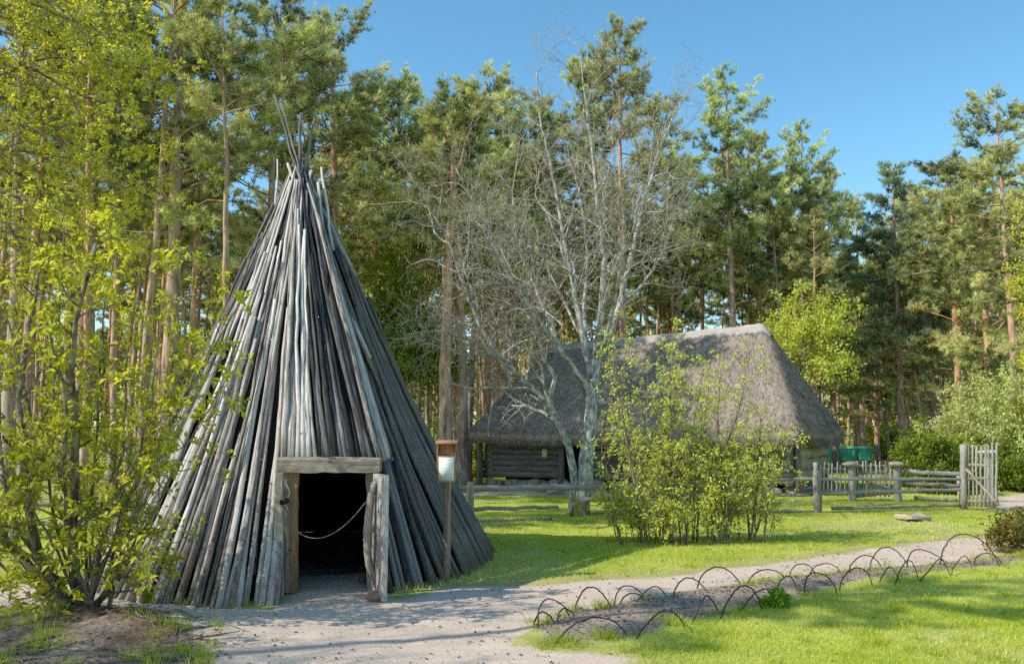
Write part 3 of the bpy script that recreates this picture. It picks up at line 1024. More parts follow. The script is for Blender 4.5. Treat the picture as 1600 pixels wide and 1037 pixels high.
def roof_z(u, v):
    """Top of the thatch above the plan (u along the eave, v away from the viewer)."""
    rz = H_RL + (H_RR - H_RL) * np.clip((u - 1.7) / (HL - 3.5), 0, 1)
    kf = (rz - H_EAVE) / (HW / 2)
    a, b = v * kf, (HW - v) * kf
    c, d = u * 2.05, (HL - u) * 1.95
    k = 7.0
    m = -np.log(np.exp(-k * a) + np.exp(-k * b) + np.exp(-k * c) + np.exp(-k * d)) / k
    return H_EAVE + m + 0.07 * (fbm(u * 1.1, v * 1.1, 71) - 0.5) + 0.05 * (fbm(u * 5, v * 5, 73, 3) - 0.5)


def house():
    rng = np.random.default_rng(11)
    root = thing('thatched_log_house', 'low log house under a huge steep grey-brown thatched roof', 'house', (HA[0], HA[1], 0), HROT)
    nu, nv = 130, 96

    def plan(s, t):
        return (HL / 2 * (1 + s * np.sqrt(1 - 0.055 * t * t)), HW / 2 * (1 + t * np.sqrt(1 - 0.05 * s * s)))
    s, t = np.meshgrid(np.linspace(-1, 1, nu), np.linspace(-1, 1, nv))
    # gather samples towards the rim so that the eave is rounded
    u, v = plan(s.ravel(), t.ravel())
    z = roof_z(u, v)
    edge = np.maximum(abs(s), abs(t)).ravel()
    z = z - 0.12 * np.clip((edge - 0.975) / 0.025, 0, 1)
    z = np.maximum(z, H_EAVE - 0.2)
    V = np.stack([u, v, z], -1)
    i = (np.arange(nv - 1)[:, None] * nu + np.arange(nu - 1)[None, :]).ravel()
    Q = np.stack([i, i + 1, i + nu + 1, i + nu], -1)
    B = Buf()
    B.add(V, None, Q, V)
    # eave thickness and underside
    rim = list(range(0, nu)) + [r * nu + nu - 1 for r in range(1, nv)] + [(nv - 1) * nu + c for c in range(nu - 2, -1, -1)] + [r * nu for r in range(nv - 2, 0, -1)]
    R0 = V[rim]
    c0 = np.array([HL / 2, HW / 2, 0])
    rings = [R0]
    for dz, inn in ((-0.10, 0.0), (-0.2, 0.06), (-0.25, 0.2), (-0.2, 1.0)):
        d = R0 - c0
        k = 1 - inn / np.maximum(np.linalg.norm(d[:, :2], axis=1), 0.1)
        r = np.stack([c0[0] + d[:, 0] * k, c0[1] + d[:, 1] * k, R0[:, 2] + dz + rng.normal(0, 0.018, len(R0))], -1)
        rings.append(r)
    m = len(rim)
    VV = np.vstack(rings)
    QQ = [(a * m + j, (a + 1) * m + j, (a + 1) * m + (j + 1) % m, a * m + (j + 1) % m) for a in range(len(rings) - 1) for j in range(m)]
    B.add(VV, None, QQ, VV, 0.25)
    # reed ends: loose straws lying down the slopes and hanging at the eaves
    n = 60000
    ss, tt = rng.uniform(-1, 1, n), rng.uniform(-1, 1, n)
    uu, vv = plan(ss, tt)
    zz = roof_z(uu, vv)
    e = 0.03
    gu, gv = (roof_z(uu + e, vv) - zz) / e, (roof_z(uu, vv + e) - zz) / e
    D = np.stack([-gu, -gv, -(gu ** 2 + gv ** 2)], -1)
    D /= np.linalg.norm(D, axis=1)[:, None] + 1e-6
    N = np.stack([-gu, -gv, np.ones(n)], -1)
    N /= np.linalg.norm(N, axis=1)[:, None]
    D = D + N * rng.uniform(0.02, 0.16, n)[:, None] + rng.normal(0, 0.12, (n, 3))
    B.blades(np.stack([uu, vv, zz - 0.005], -1), D, rng.uniform(0.1, 0.24, n), rng.uniform(0.01, 0.022, n), rng.uniform(0, 1, n), rng=rng)
    n = 16000
    j = rng.integers(0, m, n)
    k = (j + 1) % m
    f = rng.uniform(0, 1, n)[:, None]
    P = R0[j] * (1 - f) + R0[k] * f
    d = P - c0
    d[:, 2] = 0
    d /= np.linalg.norm(d, axis=1)[:, None]
    P = P + d * rng.uniform(-0.08, 0.01, n)[:, None] + np.array([0, 0, 1]) * rng.uniform(-0.22, -0.03, n)[:, None]
    B.blades(P, d * 0.55 + np.array([0, 0, -0.8]) + rng.normal(0, 0.25, (n, 3)), rng.uniform(0.06, 0.16, n), 0.016, rng.uniform(0, 1, n), rng=rng)
    roof = B.obj('thatched_roof', M['thatch'], root)
    # ridge cap: a strip of packed pale straw with uneven lower edges
    B = Buf()
    us = np.linspace(1.55, HL - 1.6, 60)
    prof = np.linspace(-0.36, 0.36, 11)
    VV, QQ = [], []
    for a, uu_ in enumerate(us):
        w1, w2 = 1 + rng.normal(0, .03), 1 + rng.normal(0, .03)
        for q in prof:
            vv_ = HW / 2 + q * (w1 if q < 0 else w2)
            zz_ = float(roof_z(np.array([uu_]), np.array([vv_]))[0]) + 0.06 - 0.05 * (abs(q) / 0.36) ** 4 + 0.05 * math.exp(-(q / 0.12) ** 2) + 0.05 * math.exp(-((uu_ - us[0]) / .3) ** 2)
            VV.append((uu_, vv_, zz_))
    for a in range(len(us) - 1):
        for b in range(10):
            QQ.append((a * 11 + b, a * 11 + b + 1, (a + 1) * 11 + b + 1, (a + 1) * 11 + b))
    VV = np.array(VV)
    B.add(VV, None, QQ, VV[:, [1, 2, 0]])
    n = 2500
    uu_, q = rng.uniform(us[0], us[-1], n), rng.choice([-1, 1], n) * rng.uniform(0.25, 0.36, n)
    zz_ = roof_z(uu_, HW / 2 + q) + 0.03
    B.blades(np.stack([uu_, HW / 2 + q, zz_], -1), np.stack([rng.normal(0, .2, n), np.sign(q) * 0.7, np.full(n, -0.6)], -1), rng.uniform(.05, .14, n), .02, rng.uniform(0, 1, n), rng=rng)
    B.obj('ridge_cap', M['ridge'], roof)

    # log walls
    v0, u1 = 0.95, HL - 0.6

    def logs(name, pa_, pb_, zs, r, mat, wav=0.01):
        B = Buf()
        pa_, pb_ = np.array(pa_, float), np.array(pb_, float)
        for z_ in zs:
            n_ = 14
            P = pa_ + (pb_ - pa_) * np.linspace(0, 1, n_)[:, None]
            P = np.hstack([P, np.full((n_, 1), z_)]) + rng.normal(0, wav, (n_, 3)) * [0.3, 0.3, 1]
            B.tube(P, r * (1 + rng.normal(0, 0.05, n_)), 10, rng.uniform(), off=rng.uniform(0, 40))
        return B.obj(name, mat, root)
    zs = np.arange(0.4, 1.75, 0.19)
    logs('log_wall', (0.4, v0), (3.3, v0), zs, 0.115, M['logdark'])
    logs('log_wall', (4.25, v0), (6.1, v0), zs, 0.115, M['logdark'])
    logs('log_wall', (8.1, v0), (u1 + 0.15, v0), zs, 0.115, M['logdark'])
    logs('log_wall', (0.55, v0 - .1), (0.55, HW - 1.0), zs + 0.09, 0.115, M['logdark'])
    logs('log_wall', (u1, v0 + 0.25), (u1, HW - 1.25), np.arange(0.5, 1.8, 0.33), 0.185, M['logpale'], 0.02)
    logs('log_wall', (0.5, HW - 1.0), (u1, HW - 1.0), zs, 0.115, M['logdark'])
    for (uu_, vv_, nm) in ((0.28, v0 - 0.28, 'corner_post'), (3.3, v0 - .03, 'door_post'), (4.25, v0 - .03, 'door_post'), (6.15, v0 - .03, 'door_post'), (8.05, v0 - .03, 'door_post'),
                           (u1 + 0.05, HW - 1.2, 'corner_post'), (u1 + 0.25, v0 + 0.05, 'corner_post')):
        B = Buf()
        B.tube([(uu_, vv_, -0.05), (uu_, vv_, 0.8), (uu_, vv_, 1.72)], [0.11, 0.1, 0.1], 8, wob=.06, rng=rng)
        B.obj(nm, M['logdark'], root)
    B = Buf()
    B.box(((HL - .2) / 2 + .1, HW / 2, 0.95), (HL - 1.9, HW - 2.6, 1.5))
    B.obj('interior_shade_box', M['black'], root, smooth=False)  # solid black box painted as the shade behind the door openings
    # stone footing
    V0 = []
    for q in range(4):
        o = rock(100 + q, 1, 1, 1, M['stone'], 'foundation_stone', (0, 0, 0), n=8)
        V0.append(o.data)
        bpy.data.objects.remove(o)
    spots = [(u_, v0 + .02) for u_ in np.arange(0.5, 3.4, 0.36)] + [(u_, v0 + .02) for u_ in np.arange(4.3, 6.2, 0.38)] + [(u_, v0 + .02) for u_ in np.arange(8.1, u1, 0.36)] + \
            [(u1, v_) for v_ in np.arange(v0 + .3, HW - 1, 0.38)]
    for q, (uu_, vv_) in enumerate(spots):
        o = link('foundation_stone', V0[q % 4], root, (uu_ + rng.normal(0, .02), vv_ + rng.normal(0, .05), rng.uniform(.02, .1)))
        o.scale = (rng.uniform(.15, .34), rng.uniform(.12, .24), rng.uniform(.12, .24))
        o.rotation_euler.z = rng.uniform(0, 6.28)


house()
# small notice on the wall, boulders lying before the house
p = hw(2.72, 0.82, 1.12)
B = Buf()
B.box((0, 0, 0), (0.2, 0.012, 0.27), Matrix.Rotation(0.03, 3, 'Y'))
o = B.obj('wall_notice', M['paper'])
o.location, o.rotation_euler = p, (0, 0, HROT)
tag(o, 'small pale green paper notice pinned on the dark log wall of the thatched house', 'notice')
BOULDERS = [(852, 768, .34, .24, .2, 'grey boulder lying below the wall notice, leftmost of the boulders by the house', 'stone'), (868, 771, .4, .3, .22, 'long low grey boulder before the dark door of the thatched house', 'stone'),
            (884, 767, .26, .2, .22, 'upright small grey boulder beside the dark house door', 'stone'), (930, 765, .45, .3, .28, 'rounded boulder right behind the pale forked tree trunk', 'stone'),
            (1040, 769, .5, .35, .33, 'broad pinkish boulder seen through the stems of the leafy bush', 'capstone'), (1068, 766, .3, .25, .26, 'pale boulder next to the broad pinkish one behind the bush', 'palestone'),
            (1120, 771, .35, .28, .24, 'grey boulder half hidden behind the right stems of the leafy bush', 'stone'), (1240, 764, .3, .25, .4, 'pale upright boulder at the right front corner of the log house', 'palestone')]
for q, (px, py, a, b_, c, lab, mt) in enumerate(BOULDERS):
    g = gnd(px, py)
    tag(rock(200 + q, a, b_, c, M[mt], 'boulder', (g[0], g[1], c * 0.35), q * 1.3, 9), lab, 'boulder', 'boulders in front of the thatched house')

# ================================================================== FENCES, GATES, BINS
frng = np.random.default_rng(23)


def pole_mesh(P, r0, r1, n=10, wob=0.012, sides=8):
    P = np.asarray(P, float)
    s = np.linspace(0, 1, n)[:, None]
    Q = P[0] + (P[1] - P[0]) * s + frng.normal(0, wob, (n, 3)) * np.sin(s * math.pi) ** .5
    B = Buf()
    B.tube(Q, np.linspace(r0, r1, n) * (1 + frng.normal(0, .04, n)), sides, frng.uniform(), off=frng.uniform(0, 50), wob=.06, rng=frng)
    return B


def fence(name, label, cat, posts, rails, rootpos):
    """posts: (px, py_base, py_top, radius); rails: (pxa, pya, Ya, pxb, pyb, Yb, radius)."""
    o = thing(name, label, cat, (rootpos[0], rootpos[1], 0))
    org = np.array([rootpos[0], rootpos[1], 0])
    for (px, pb, pt, r) in posts:
        b = gnd(px, pb)
        z = at(px, pt, b[1])[2]
        B = pole_mesh([b + [0, 0, -.1] - org, np.array([b[0], b[1], z]) - org], r, r * .92, 7, .006)
        B.obj('post', M['fence'], o)
    for (xa, ya, Ya, xb, yb, Yb, r) in rails:
        pole_mesh([at(xa, ya, Ya) - org, at(xb, yb, Yb) - org], r * .82, r * .7, 14, .01).obj('rail', M['fence'], o)
    return o


fence('rail_fence', 'grey pole rail fence between the conical hut and the pale forked tree', 'fence', [(735, 822, 752, .07)],
      [(690, 762, 17.4, 935, 761, 18.7, .07), (690, 796, 17.35, 872, 792, 18.5, .05), (690, 820, 17.3, 862, 811, 18.3, .055)], gnd(735, 822))
fence('rail_fence', 'grey pole rail fence running behind the leafy bush, right of the pale forked tree', 'fence', [(973, 806, 752, .085)],
      [(925, 760, 18.9, 1280, 748, 20.05, .05), (915, 780, 18.9, 1276, 772, 20.1, .055), (925, 800, 18.95, 1274, 799, 19.95, .045), ], gnd(973, 806))
fence('rail_fence', 'grey pole rail fence between the thick bleached post and the open picket gate', 'fence', [(1278, 801, 736, .095)],
      [(1240, 748, 19.9, 1512, 748, 20.85, .045), (1284, 770, 20.1, 1512, 764, 20.85, .055), (1300, 794, 20.1, 1503, 789, 20.8, .045)], gnd(1278, 801))
fence('rail_fence', 'old rail fence beyond the yellow-green shrub, left of the conical hut', 'fence', [(20, 845, 770, .08), (330, 845, 772, .08), (-250, 845, 772, .08)],
      [(-260, 786, 14.7, 30, 787, 14.8, .06), (15, 788, 14.8, 345, 779, 14.7, .06), (-260, 818, 14.7, 30, 820, 14.8, .05), (15, 819, 14.8, 345, 814, 14.7, .05)], gnd(20, 845))
# rear rail fence to the right of the capped posts
fence('rail_fence', 'rear pole rails running from the capped posts behind the green bush to the gate', 'fence', [(1500, 779, 738, .06)],
      [(1412, 736, 23.5, 1512, 741, 23.0, .075), (1410, 755, 23.5, 1512, 759, 23.0, .075), (1428, 777, 23.6, 1512, 783, 23.0, .06)], gnd(1500, 779))


def pickets(name, label, pxs, pyt, pyb, Y0, Y1, rails, brace=None, posts=(), r=0.022):
    o = thing(name, label, 'picket fence' if 'gate' not in name else 'gate', tuple(at(pxs[0], pyb, Y0) * [1, 1, 0]))
    org = np.array(o.location)
    n = len(pxs)
    for i, px in enumerate(pxs):
        Y = Y0 + (Y1 - Y0) * i / max(1, n - 1)
        a, b = at(px + frng.normal(0, .8), pyb, Y), at(px + frng.normal(0, .8), pyt + frng.normal(0, 2.2), Y)
        pole_mesh([a - org, b - org], r * frng.uniform(.85, 1.2), r * .8, 6, .006, 6).obj('picket', M['fence'], o)
    xa, xb = pxs[0], pxs[-1]
    for (ya, yb) in rails:
        pole_mesh([at(xa - 3, ya, Y0 + .05) - org, at(xb + 3, yb, Y1 + .05) - org], .036, .03, 8, .008).obj('rail', M['fence'], o)
    if brace:
        pole_mesh([at(brace[0], brace[1], Y0 - .04) - org, at(brace[2], brace[3], Y1 - .04) - org], .036, .03, 8, .008).obj('brace', M['fence'], o)
    for (px, pb, pt, pr, Y) in posts:
        pole_mesh([at(px, pb, Y) - org, at(px, pt, Y) - org], pr, pr * .95, 7, .006).obj('post', M['fence'], o)
    return o


pickets('picket_fence', 'short panel of thin grey pickets left of the capped posts', [1282, 1288, 1294.5, 1301, 1308, 1314, 1320, 1326], 724, 772, 23.6, 23.5, [(731, 733), (768, 769)], None, [(1274, 776, 722, .06, 23.6)])
pickets('picket_gate', 'wide low picket gate closed between the two stone-capped posts', [1341 + 7 * i for i in range(9)], 728, 776, 23.55, 23.45, [(740, 735), (775, 770)], (1334, 742, 1394, 764))
pickets('picket_fence', 'far row of grey pickets seen over the closed low gate', [1340 + 7.2 * i for i in range(9)], 721, 764, 26.5, 26.5, [(727, 728), (757, 757)], None, [])
pickets('picket_gate', 'tall picket gate with a diagonal brace standing open at the right', [1513, 1520, 1526, 1533, 1540, 1545, 1551, 1556], 695, 791, 20.75, 19.9, [(726, 727), (748, 745), (783, 783)], (1510, 733, 1560, 788),
        [(1505.5, 795, 694, .085, 20.8)], .026)


def capped_post(px, pb, pt, label, capw, Y, mat, slab=False):
    b = at(px, pb, Y)
    o = thing('capped_post', label, 'gate post', (b[0], Y, 0))
    z = at(px, pt, Y)[2]
    pole_mesh([(0, 0, -.1), (0, 0, z)], .1, .09, 7, .004).obj('post', M['fence'], o)
    c = rock(int(px), capw, capw * .8, .075 if not slab else .06, M[mat], 'cap_stone', (0, 0, z + .05), 0.4, 10)
    c.parent = o


capped_post(1333, 780, 728, 'weathered gate post with an ochre mushroom-like cap stone, left of the closed low gate', .25, 23.5, 'capstone')
capped_post(1403, 780, 728, 'weathered gate post with a rounded cap stone in front of the green bush', .25, 23.4, 'capstone')
capped_post(1549, 793, 709, 'tall grey post under a pale flat cap stone behind the open picket gate', .27, 21.4, 'palestone', True)


def bin_(px, py, Y, rz, label):
    b = at(px, py, Y)
    o = thing('waste_container', label, 'waste container', (b[0], Y, 0), rz, 'green waste containers beside the house')
    o.scale = (.68, .7, .86)
    B = Buf()
    V = []
    for z, kx, ky in ((0.16, .55, .40), (0.2, .58, .43), (0.95, .67, .52), (1.0, .7, .56), (1.04, .7, .56)):
        V += [(-kx, -ky, z), (kx, -ky, z), (kx, ky, z), (-kx, ky, z)]
    Q = [(r * 4 + j, r * 4 + (j + 1) % 4, r * 4 + 4 + (j + 1) % 4, r * 4 + 4 + j) for r in range(4) for j in range(4)] + [(3, 2, 1, 0)]
    B.add(V, None, Q)
    for x in (-.4, 0, .4):
        B.box((x, -.5, .6), (.05, .05, .7), Matrix.Rotation(.11, 3, 'X'))
    B.obj('body', M['bin'], o, smooth=False)
    B = Buf()
    P = [(x, 0, 0) for x in np.linspace(-.72, .72, 7)]
    V, Q = [], []
    for i, y in enumerate(np.linspace(-.58, .58, 9)):
        zt = 1.05 + .12 * math.sqrt(max(0, 1 - (y / .6) ** 2))
        V += [(-.73, y, zt), (.73, y, zt), (-.73, y, 1.045), (.73, y, 1.045)]
        if i:
            a, c = (i - 1) * 4, i * 4
            Q += [(a, a + 1, c + 1, c), (a + 2, c + 2, c + 3, a + 3), (a, c, c + 2, a + 2), (a + 1, a + 3, c + 3, c + 1)]
    Q += [(0, 2, 3, 1), (32, 33, 35, 34)]
    B.add(V, None, Q)
    B.obj('lid', M['binlid'], o, smooth=False)
    for x in (-.48, .48):
        for y in (-.33, .33):
            B = Buf()
            B.tube([(x - .03, y, .085), (x + .03, y, .085)], .085, 12)
            B.obj('wheel', M['rubber'], o)


bin_(1299, 719, 57, .1, 'green wheeled waste container nearest the thatched house, leftmost of three')
bin_(1324, 719, 56.5, .05, 'green wheeled waste container in the middle of three')
bin_(1351, 719, 56.5, -.15, 'green wheeled waste container standing farthest from the house, rightmost of three')

# ------------------------------------------------------------------ hoops round the flower bed
HOOPS = [((103, 392), (140, 345), (178, 385)), ((122, 405), (155, 303), (225, 370)), ((178, 385), (205, 337), (235, 364)), ((222, 365), (272, 270), (352, 335)), ((347, 335), (395, 258), (452, 300)),
         ((358, 330), (405, 286), (452, 318)), ((392, 327), (462, 264), (522, 304)), ((522, 305), (575, 240), (645, 277)), ((603, 278), (655, 208), (747, 264)), ((748, 266), (812, 214), (882, 245)),
         ((160, 450), (290, 367), (398, 432)), ((400, 432), (508, 334), (570, 393)), ((577, 390), (628, 290), (678, 347)), ((668, 367), (748, 262), (805, 335)), ((722, 347), (815, 272), (860, 312)),
         ((815, 322), (865, 235), (912, 282)), ((882, 242), (922, 196), (970, 240)), ((940, 246), (985, 195), (1055, 231)), ((929, 291), (975, 224), (1030, 286)), ((1034, 280), (1085, 208), (1140, 266)),
         ((1055, 233), (1105, 166), (1175, 223)), ((1128, 224), (1178, 148), (1255, 206)), ((1150, 257), (1190, 205), (1222, 251)), ((1202, 261), (1246, 187), (1280, 245)), ((1244, 210), (1295, 153), (1388, 196)),
         ((1272, 249), (1335, 185), (1375, 229)), ((1342, 208), (1420, 105), (1530, 205)), ((1370, 232), (1415, 182), (1440, 216)), ((1450, 208), (1490, 165), (1534, 200))]
ROW_WORDS = ['path side', 'lawn side']
hp_path = [0, 1, 2, 3, 4, 5, 6, 7, 8, 9, 16, 17, 20, 21, 24, 26]
hrng = np.random.default_rng(31)
ORD = ['first', 'second', 'third', 'fourth', 'fifth', 'sixth', 'seventh', 'eighth', 'ninth', 'tenth', 'eleventh', 'twelfth', 'thirteenth', 'fourteenth', 'fifteenth', 'sixteenth']
cnt = [0, 0]
for i, (a, t, b) in enumerate(HOOPS):
    cv = lambda q: (780 + q[0] / 1.951, 780 + q[1] / 1.951)
    A_, B_ = gnd(*cv(a)), gnd(*cv(b))
    T_ = at(*cv(t), (A_[1] + B_[1]) / 2)
    side = 0 if i in hp_path else 1
    cnt[side] += 1
    A_[2] = B_[2] = -.06
    c_ = hrng.normal(0, .015, 3)
    s = np.linspace(0, 1, 22)[:, None]
    # rounded arch: blend of a parabola with a half ellipse through the same top
    mid = (A_ + B_) / 2
    par = arc3(A_, T_, B_, 22)
    ang = s * math.pi
    hd = (T_ - mid)
    ell = mid + (B_ - A_) / 2 * -np.cos(ang) + hd * np.sin(ang) ** 0.9
    P = par * .6 + ell * .4 + c_ * np.sin(ang * 2) + np.sin(ang) * np.array([hrng.normal(0, .012), hrng.normal(0, .03), hrng.normal(0, .01)]) + hrng.normal(0, .0025, (22, 3))
    o = tube_obj('garden_hoop', P, np.linspace(.0078, .0055, 22) * hrng.uniform(.85, 1.15), M['rod'], 6)
    tag(o, '%s hoop from the near end along the %s of the flower bed' % (ORD[cnt[side] - 1], ROW_WORDS[side]), 'hoop', 'thin dark hoops edging the flower bed')

g = gnd(1427, 812)
B = Buf()
B.box((0, 0, 0), (.6, .4, .1), Matrix.Rotation(.05, 3, 'Y'), bev=.03)
V_ = B.V[0]
V_ += np.random.default_rng(4).normal(0, .018, V_.shape)
o = B.obj('flat_stone', M['capstone'], None, smooth=False)
o.location, o.rotation_euler = (g[0], g[1], .06), (0, 0, .35)
tag(o, 'pale flat stone lying on the lawn before the rail fence', 'stone')

# ================================================================== VEGETATION
def unit(v):
    return v / (np.linalg.norm(v) + 1e-9)


def perp(d, rng):
    a = np.cross(d, rng.normal(size=3))
    return unit(a)


def grow(B, p, d, L, r, lvl, rng, tips, cfg, phase=0.0):
    """A twig with its side twigs. cfg: per level (segments, wander, up, n children, child length ratio, child angle, child start)."""
    seg, wander, up, nch, ratio, ang, start = cfg[lvl]
    P = [np.array(p, float)]
    d = unit(np.array(d, float))
    dirs = [d]
    for k in range(seg):
        d = unit(d + rng.normal(0, wander, 3) + np.array([0, 0, up]))
        P.append(P[-1] + d * L / seg)
        dirs.append(d)
    P = np.array(P)
    R = np.linspace(r, max(r * .45, .0022), seg + 1)
    B.tube(P, R, 6 if r > .03 else (5 if r > .012 else 3), rng.uniform(), off=rng.uniform(0, 20), caps=False)
    if lvl + 1 < len(cfg):
        spawn(B, P, R, nch, L, lvl, rng, tips, cfg, ratio, ang, start)
    if lvl + 2 >= len(cfg):
        for k in range(1, seg + 1):
            tips.append((P[k], dirs[k], lvl, k == seg))


def spawn(B, P, R, nch, L, lvl, rng, tips, cfg, ratio, ang, start):
    seg = len(P) - 1
    n = int(nch) + (rng.uniform() < nch - int(nch))
    az = rng.uniform(0, 6.28)
    for q in range(n):
        t = start + (1 - start) * (q + rng.uniform(.1, .9)) / max(1, n)
        f = t * seg
        i = min(int(f), seg - 1)
        pp = P[i] + (P[i + 1] - P[i]) * (f - i)
        dd = unit(P[i + 1] - P[i])
        az += 2.4 + rng.normal(0, .5)
        a = unit(np.cross(dd, [.3, .5, .8]))
        b = np.cross(dd, a)
        side = a * math.cos(az) + b * math.sin(az)
        an = math.radians(ang * rng.uniform(.7, 1.3))
        cd = dd * math.cos(an) + side * math.sin(an)
        rr = R[i] + (R[i + 1] - R[i]) * (f - i)
        grow(B, pp, cd, L * ratio * rng.uniform(.6, 1.25) * (1.15 - .5 * t), max(rr * .58, .0025), lvl + 1, rng, tips, cfg)


def limb(B, pts, r0, r1, rng, n=None, sides=9):
    """A smooth limb through given 3D points; returns its sampled path."""
    pts = np.array(pts, float)
    n = n or max(8, len(pts) * 4)
    d = np.concatenate([[0], np.cumsum(np.linalg.norm(np.diff(pts, axis=0), axis=1))])
    s = np.linspace(0, d[-1], n)
    P = np.stack([np.interp(s, d, pts[:, i]) for i in range(3)], -1)
    for _ in range(2):
        P[1:-1] = (P[:-2] + 2 * P[1:-1] + P[2:]) / 4
    P[1:-1] += rng.normal(0, .008, (n - 2, 3))
    R = np.linspace(r0, r1, n) * (1 + rng.normal(0, .03, n))
    B.tube(P, R, sides, rng.uniform(), off=rng.uniform(0, 9), wob=.07, rng=rng)
    return P, R, d[-1]


def put_leaves(B, tips, rng, per, size, spread, wfac=.5, drop=0.0, jitter=.02, val=(0.5, .2), endn=2):
    P, D, U, S_, R = [], [], [], [], []
    for (p, d, lvl, end) in tips:
        if rng.uniform() < (drop * .5 if end else drop):
            continue
        n = per + (endn if end else 0)
        v0 = np.clip(rng.normal(*val), 0, 1)
        for q in range(n):
            a = perp(d, rng)
            P.append(p + rng.normal(0, jitter, 3))
            D.append(unit(d * rng.uniform(.1, .7) + a * spread + np.array([0, 0, rng.normal(.05, .3)])))
            U.append(np.array([rng.normal(0, .4), rng.normal(0, .4), 1.0]))
            S_.append(size * rng.uniform(.35, 1.3))
            R.append(np.clip(v0 + rng.normal(0, .12), 0, 1))
    S_ = np.array(S_)
    B.leaves(P, D, U, S_, S_ * wfac * rng.uniform(.75, 1.2, len(S_)), np.array(R))


# ---------------------------------------------------------------- pines
def pine_meshes(name, seed, h=15.0, r=.17, cb=.5, cw=2.6, nb=46, bl=.19, bw=.022, nblade=9, tuft_step=.16, conical=0.0, lean=.0, mat='needle', dens=1.0, sub=(5, 8)):
    rng = np.random.default_rng(seed)
    tr, cr = Buf(), Buf()
    n = 22
    z = np.linspace(-.15, h * .985, n)
    wx, wy = rng.normal(0, .05, n).cumsum() * .35, rng.normal(0, .05, n).cumsum() * .35
    bend = lean * (np.clip(z, 0, h) / h) ** 1.5 * h
    P = np.stack([wx - wx[0] + bend, wy - wy[0], z], -1)
    R = r * (1 - .86 * (np.clip(z, 0, h) / h) ** 1.15)
    R[0] *= 1.25
    tr.tube(P, R, 9, .5, wob=.06, rng=rng)

    def axis(zz):
        return np.array([np.interp(zz, z, P[:, 0]), np.interp(zz, z, P[:, 1]), zz])
    tp, td, tv = [], [], []
    az = rng.uniform(0, 6.28)
    for k in range(nb):
        t = ((k + rng.uniform(0, 1)) / nb) ** .9
        zz = h * (cb + (1 - cb) * t * .985)
        az += 2.4 + rng.normal(0, .5)
        prof = (1 - t) ** (.55 + .35 * conical) * (.5 + .5 * min(1, t * 3.2 + conical)) + .1
        L = cw * prof * rng.uniform(.55, 1.15)
        el = math.radians(rng.normal(-8 + 55 * t * (1 - .5 * conical), 10))
        d = np.array([math.cos(az) * math.cos(el), math.sin(az) * math.cos(el), math.sin(el)])
        m = 7
        pts = [axis(zz)]
        for q in range(m):
            d = unit(d + rng.normal(0, .13, 3) + np.array([0, 0, .05]))
            pts.append(pts[-1] + d * L / m)
        pts = np.array(pts)
        rb = max(.012, .028 * L / cw * 1.6)
        tr.tube(pts, np.linspace(rb, rb * .3, m + 1), 5, .5, off=60, caps=False)
        v0 = np.clip(rng.normal(.45, .17), 0, 1)
        ns = max(2, int(rng.integers(*sub) * (L / cw) ** .5 * 1.25))
        for q in range(ns + 1):
            f = 1.0 if q == ns else rng.uniform(.3, 1.0)
            i = min(int(f * m), m - 1)
            pp = pts[i] + (pts[i + 1] - pts[i]) * (f * m - i)
            dd = unit(pts[i + 1] - pts[i])
            if q == ns:
                cd, sl = dd, .25 * L + .2
            else:
                f = max(f, .42 + .3 * rng.uniform())
                a = unit(np.cross(dd, [0, 0, 1])) * rng.choice([-1, 1])
                cd = unit(dd * rng.uniform(.5, 1) + a * rng.uniform(.4, 1.1) + np.array([0, 0, rng.normal(.12, .28)]))
                sl = rng.uniform(.22, .42) * L * (1.2 - .6 * f) + .2
            e = pp + cd * sl
            tr.tube([pp, (pp + e) / 2 + rng.normal(0, .03, 3), e], [rb * .45, rb * .35, .005], 3, .5, off=60, caps=False)
            nt = max(2, int(sl / tuft_step * dens * 2.2))
            u = rng.uniform(.25, 1.05, nt)[:, None]
            tp.append(pp + (e - pp) * u + rng.normal(0, .075, (nt, 3)) * [1, 1, .65])
            td.append(np.repeat((cd * .7 + np.array([0, 0, .4]))[None], nt, 0))
            tv.append(np.clip(v0 - .4 + .62 * u[:, 0] + rng.normal(0, .14, nt), 0, 1))  # needle tone darkens inwards: crown shade painted into the colour
    for k in range(9):   # dead stubs below the crown
        zz = h * cb * rng.uniform(.45, 1.02)
        a = rng.uniform(0, 6.28)
        d = np.array([math.cos(a), math.sin(a), rng.uniform(-.3, .35)])
        p0 = axis(zz)
        L = rng.uniform(.3, 1.3)
        tr.tube([p0, p0 + d * L * .5, p0 + d * L + np.array([0, 0, rng.normal(0, .15)])], [.022, .015, .005], 4, .5, off=60, caps=False)
    tp, td, tv = np.vstack(tp), np.vstack(td), np.concatenate(tv)
    n = len(tp)
    P_ = np.repeat(tp, nblade, 0)
    D_ = np.repeat(td, nblade, 0) + rng.normal(0, .62, (n * nblade, 3))
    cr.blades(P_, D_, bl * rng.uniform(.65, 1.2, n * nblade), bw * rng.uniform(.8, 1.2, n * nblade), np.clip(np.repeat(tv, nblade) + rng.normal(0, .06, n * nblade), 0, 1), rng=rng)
    return tr.mesh(name + '_trunk', M['pinebark']), cr.mesh(name + '_crown', M[mat])


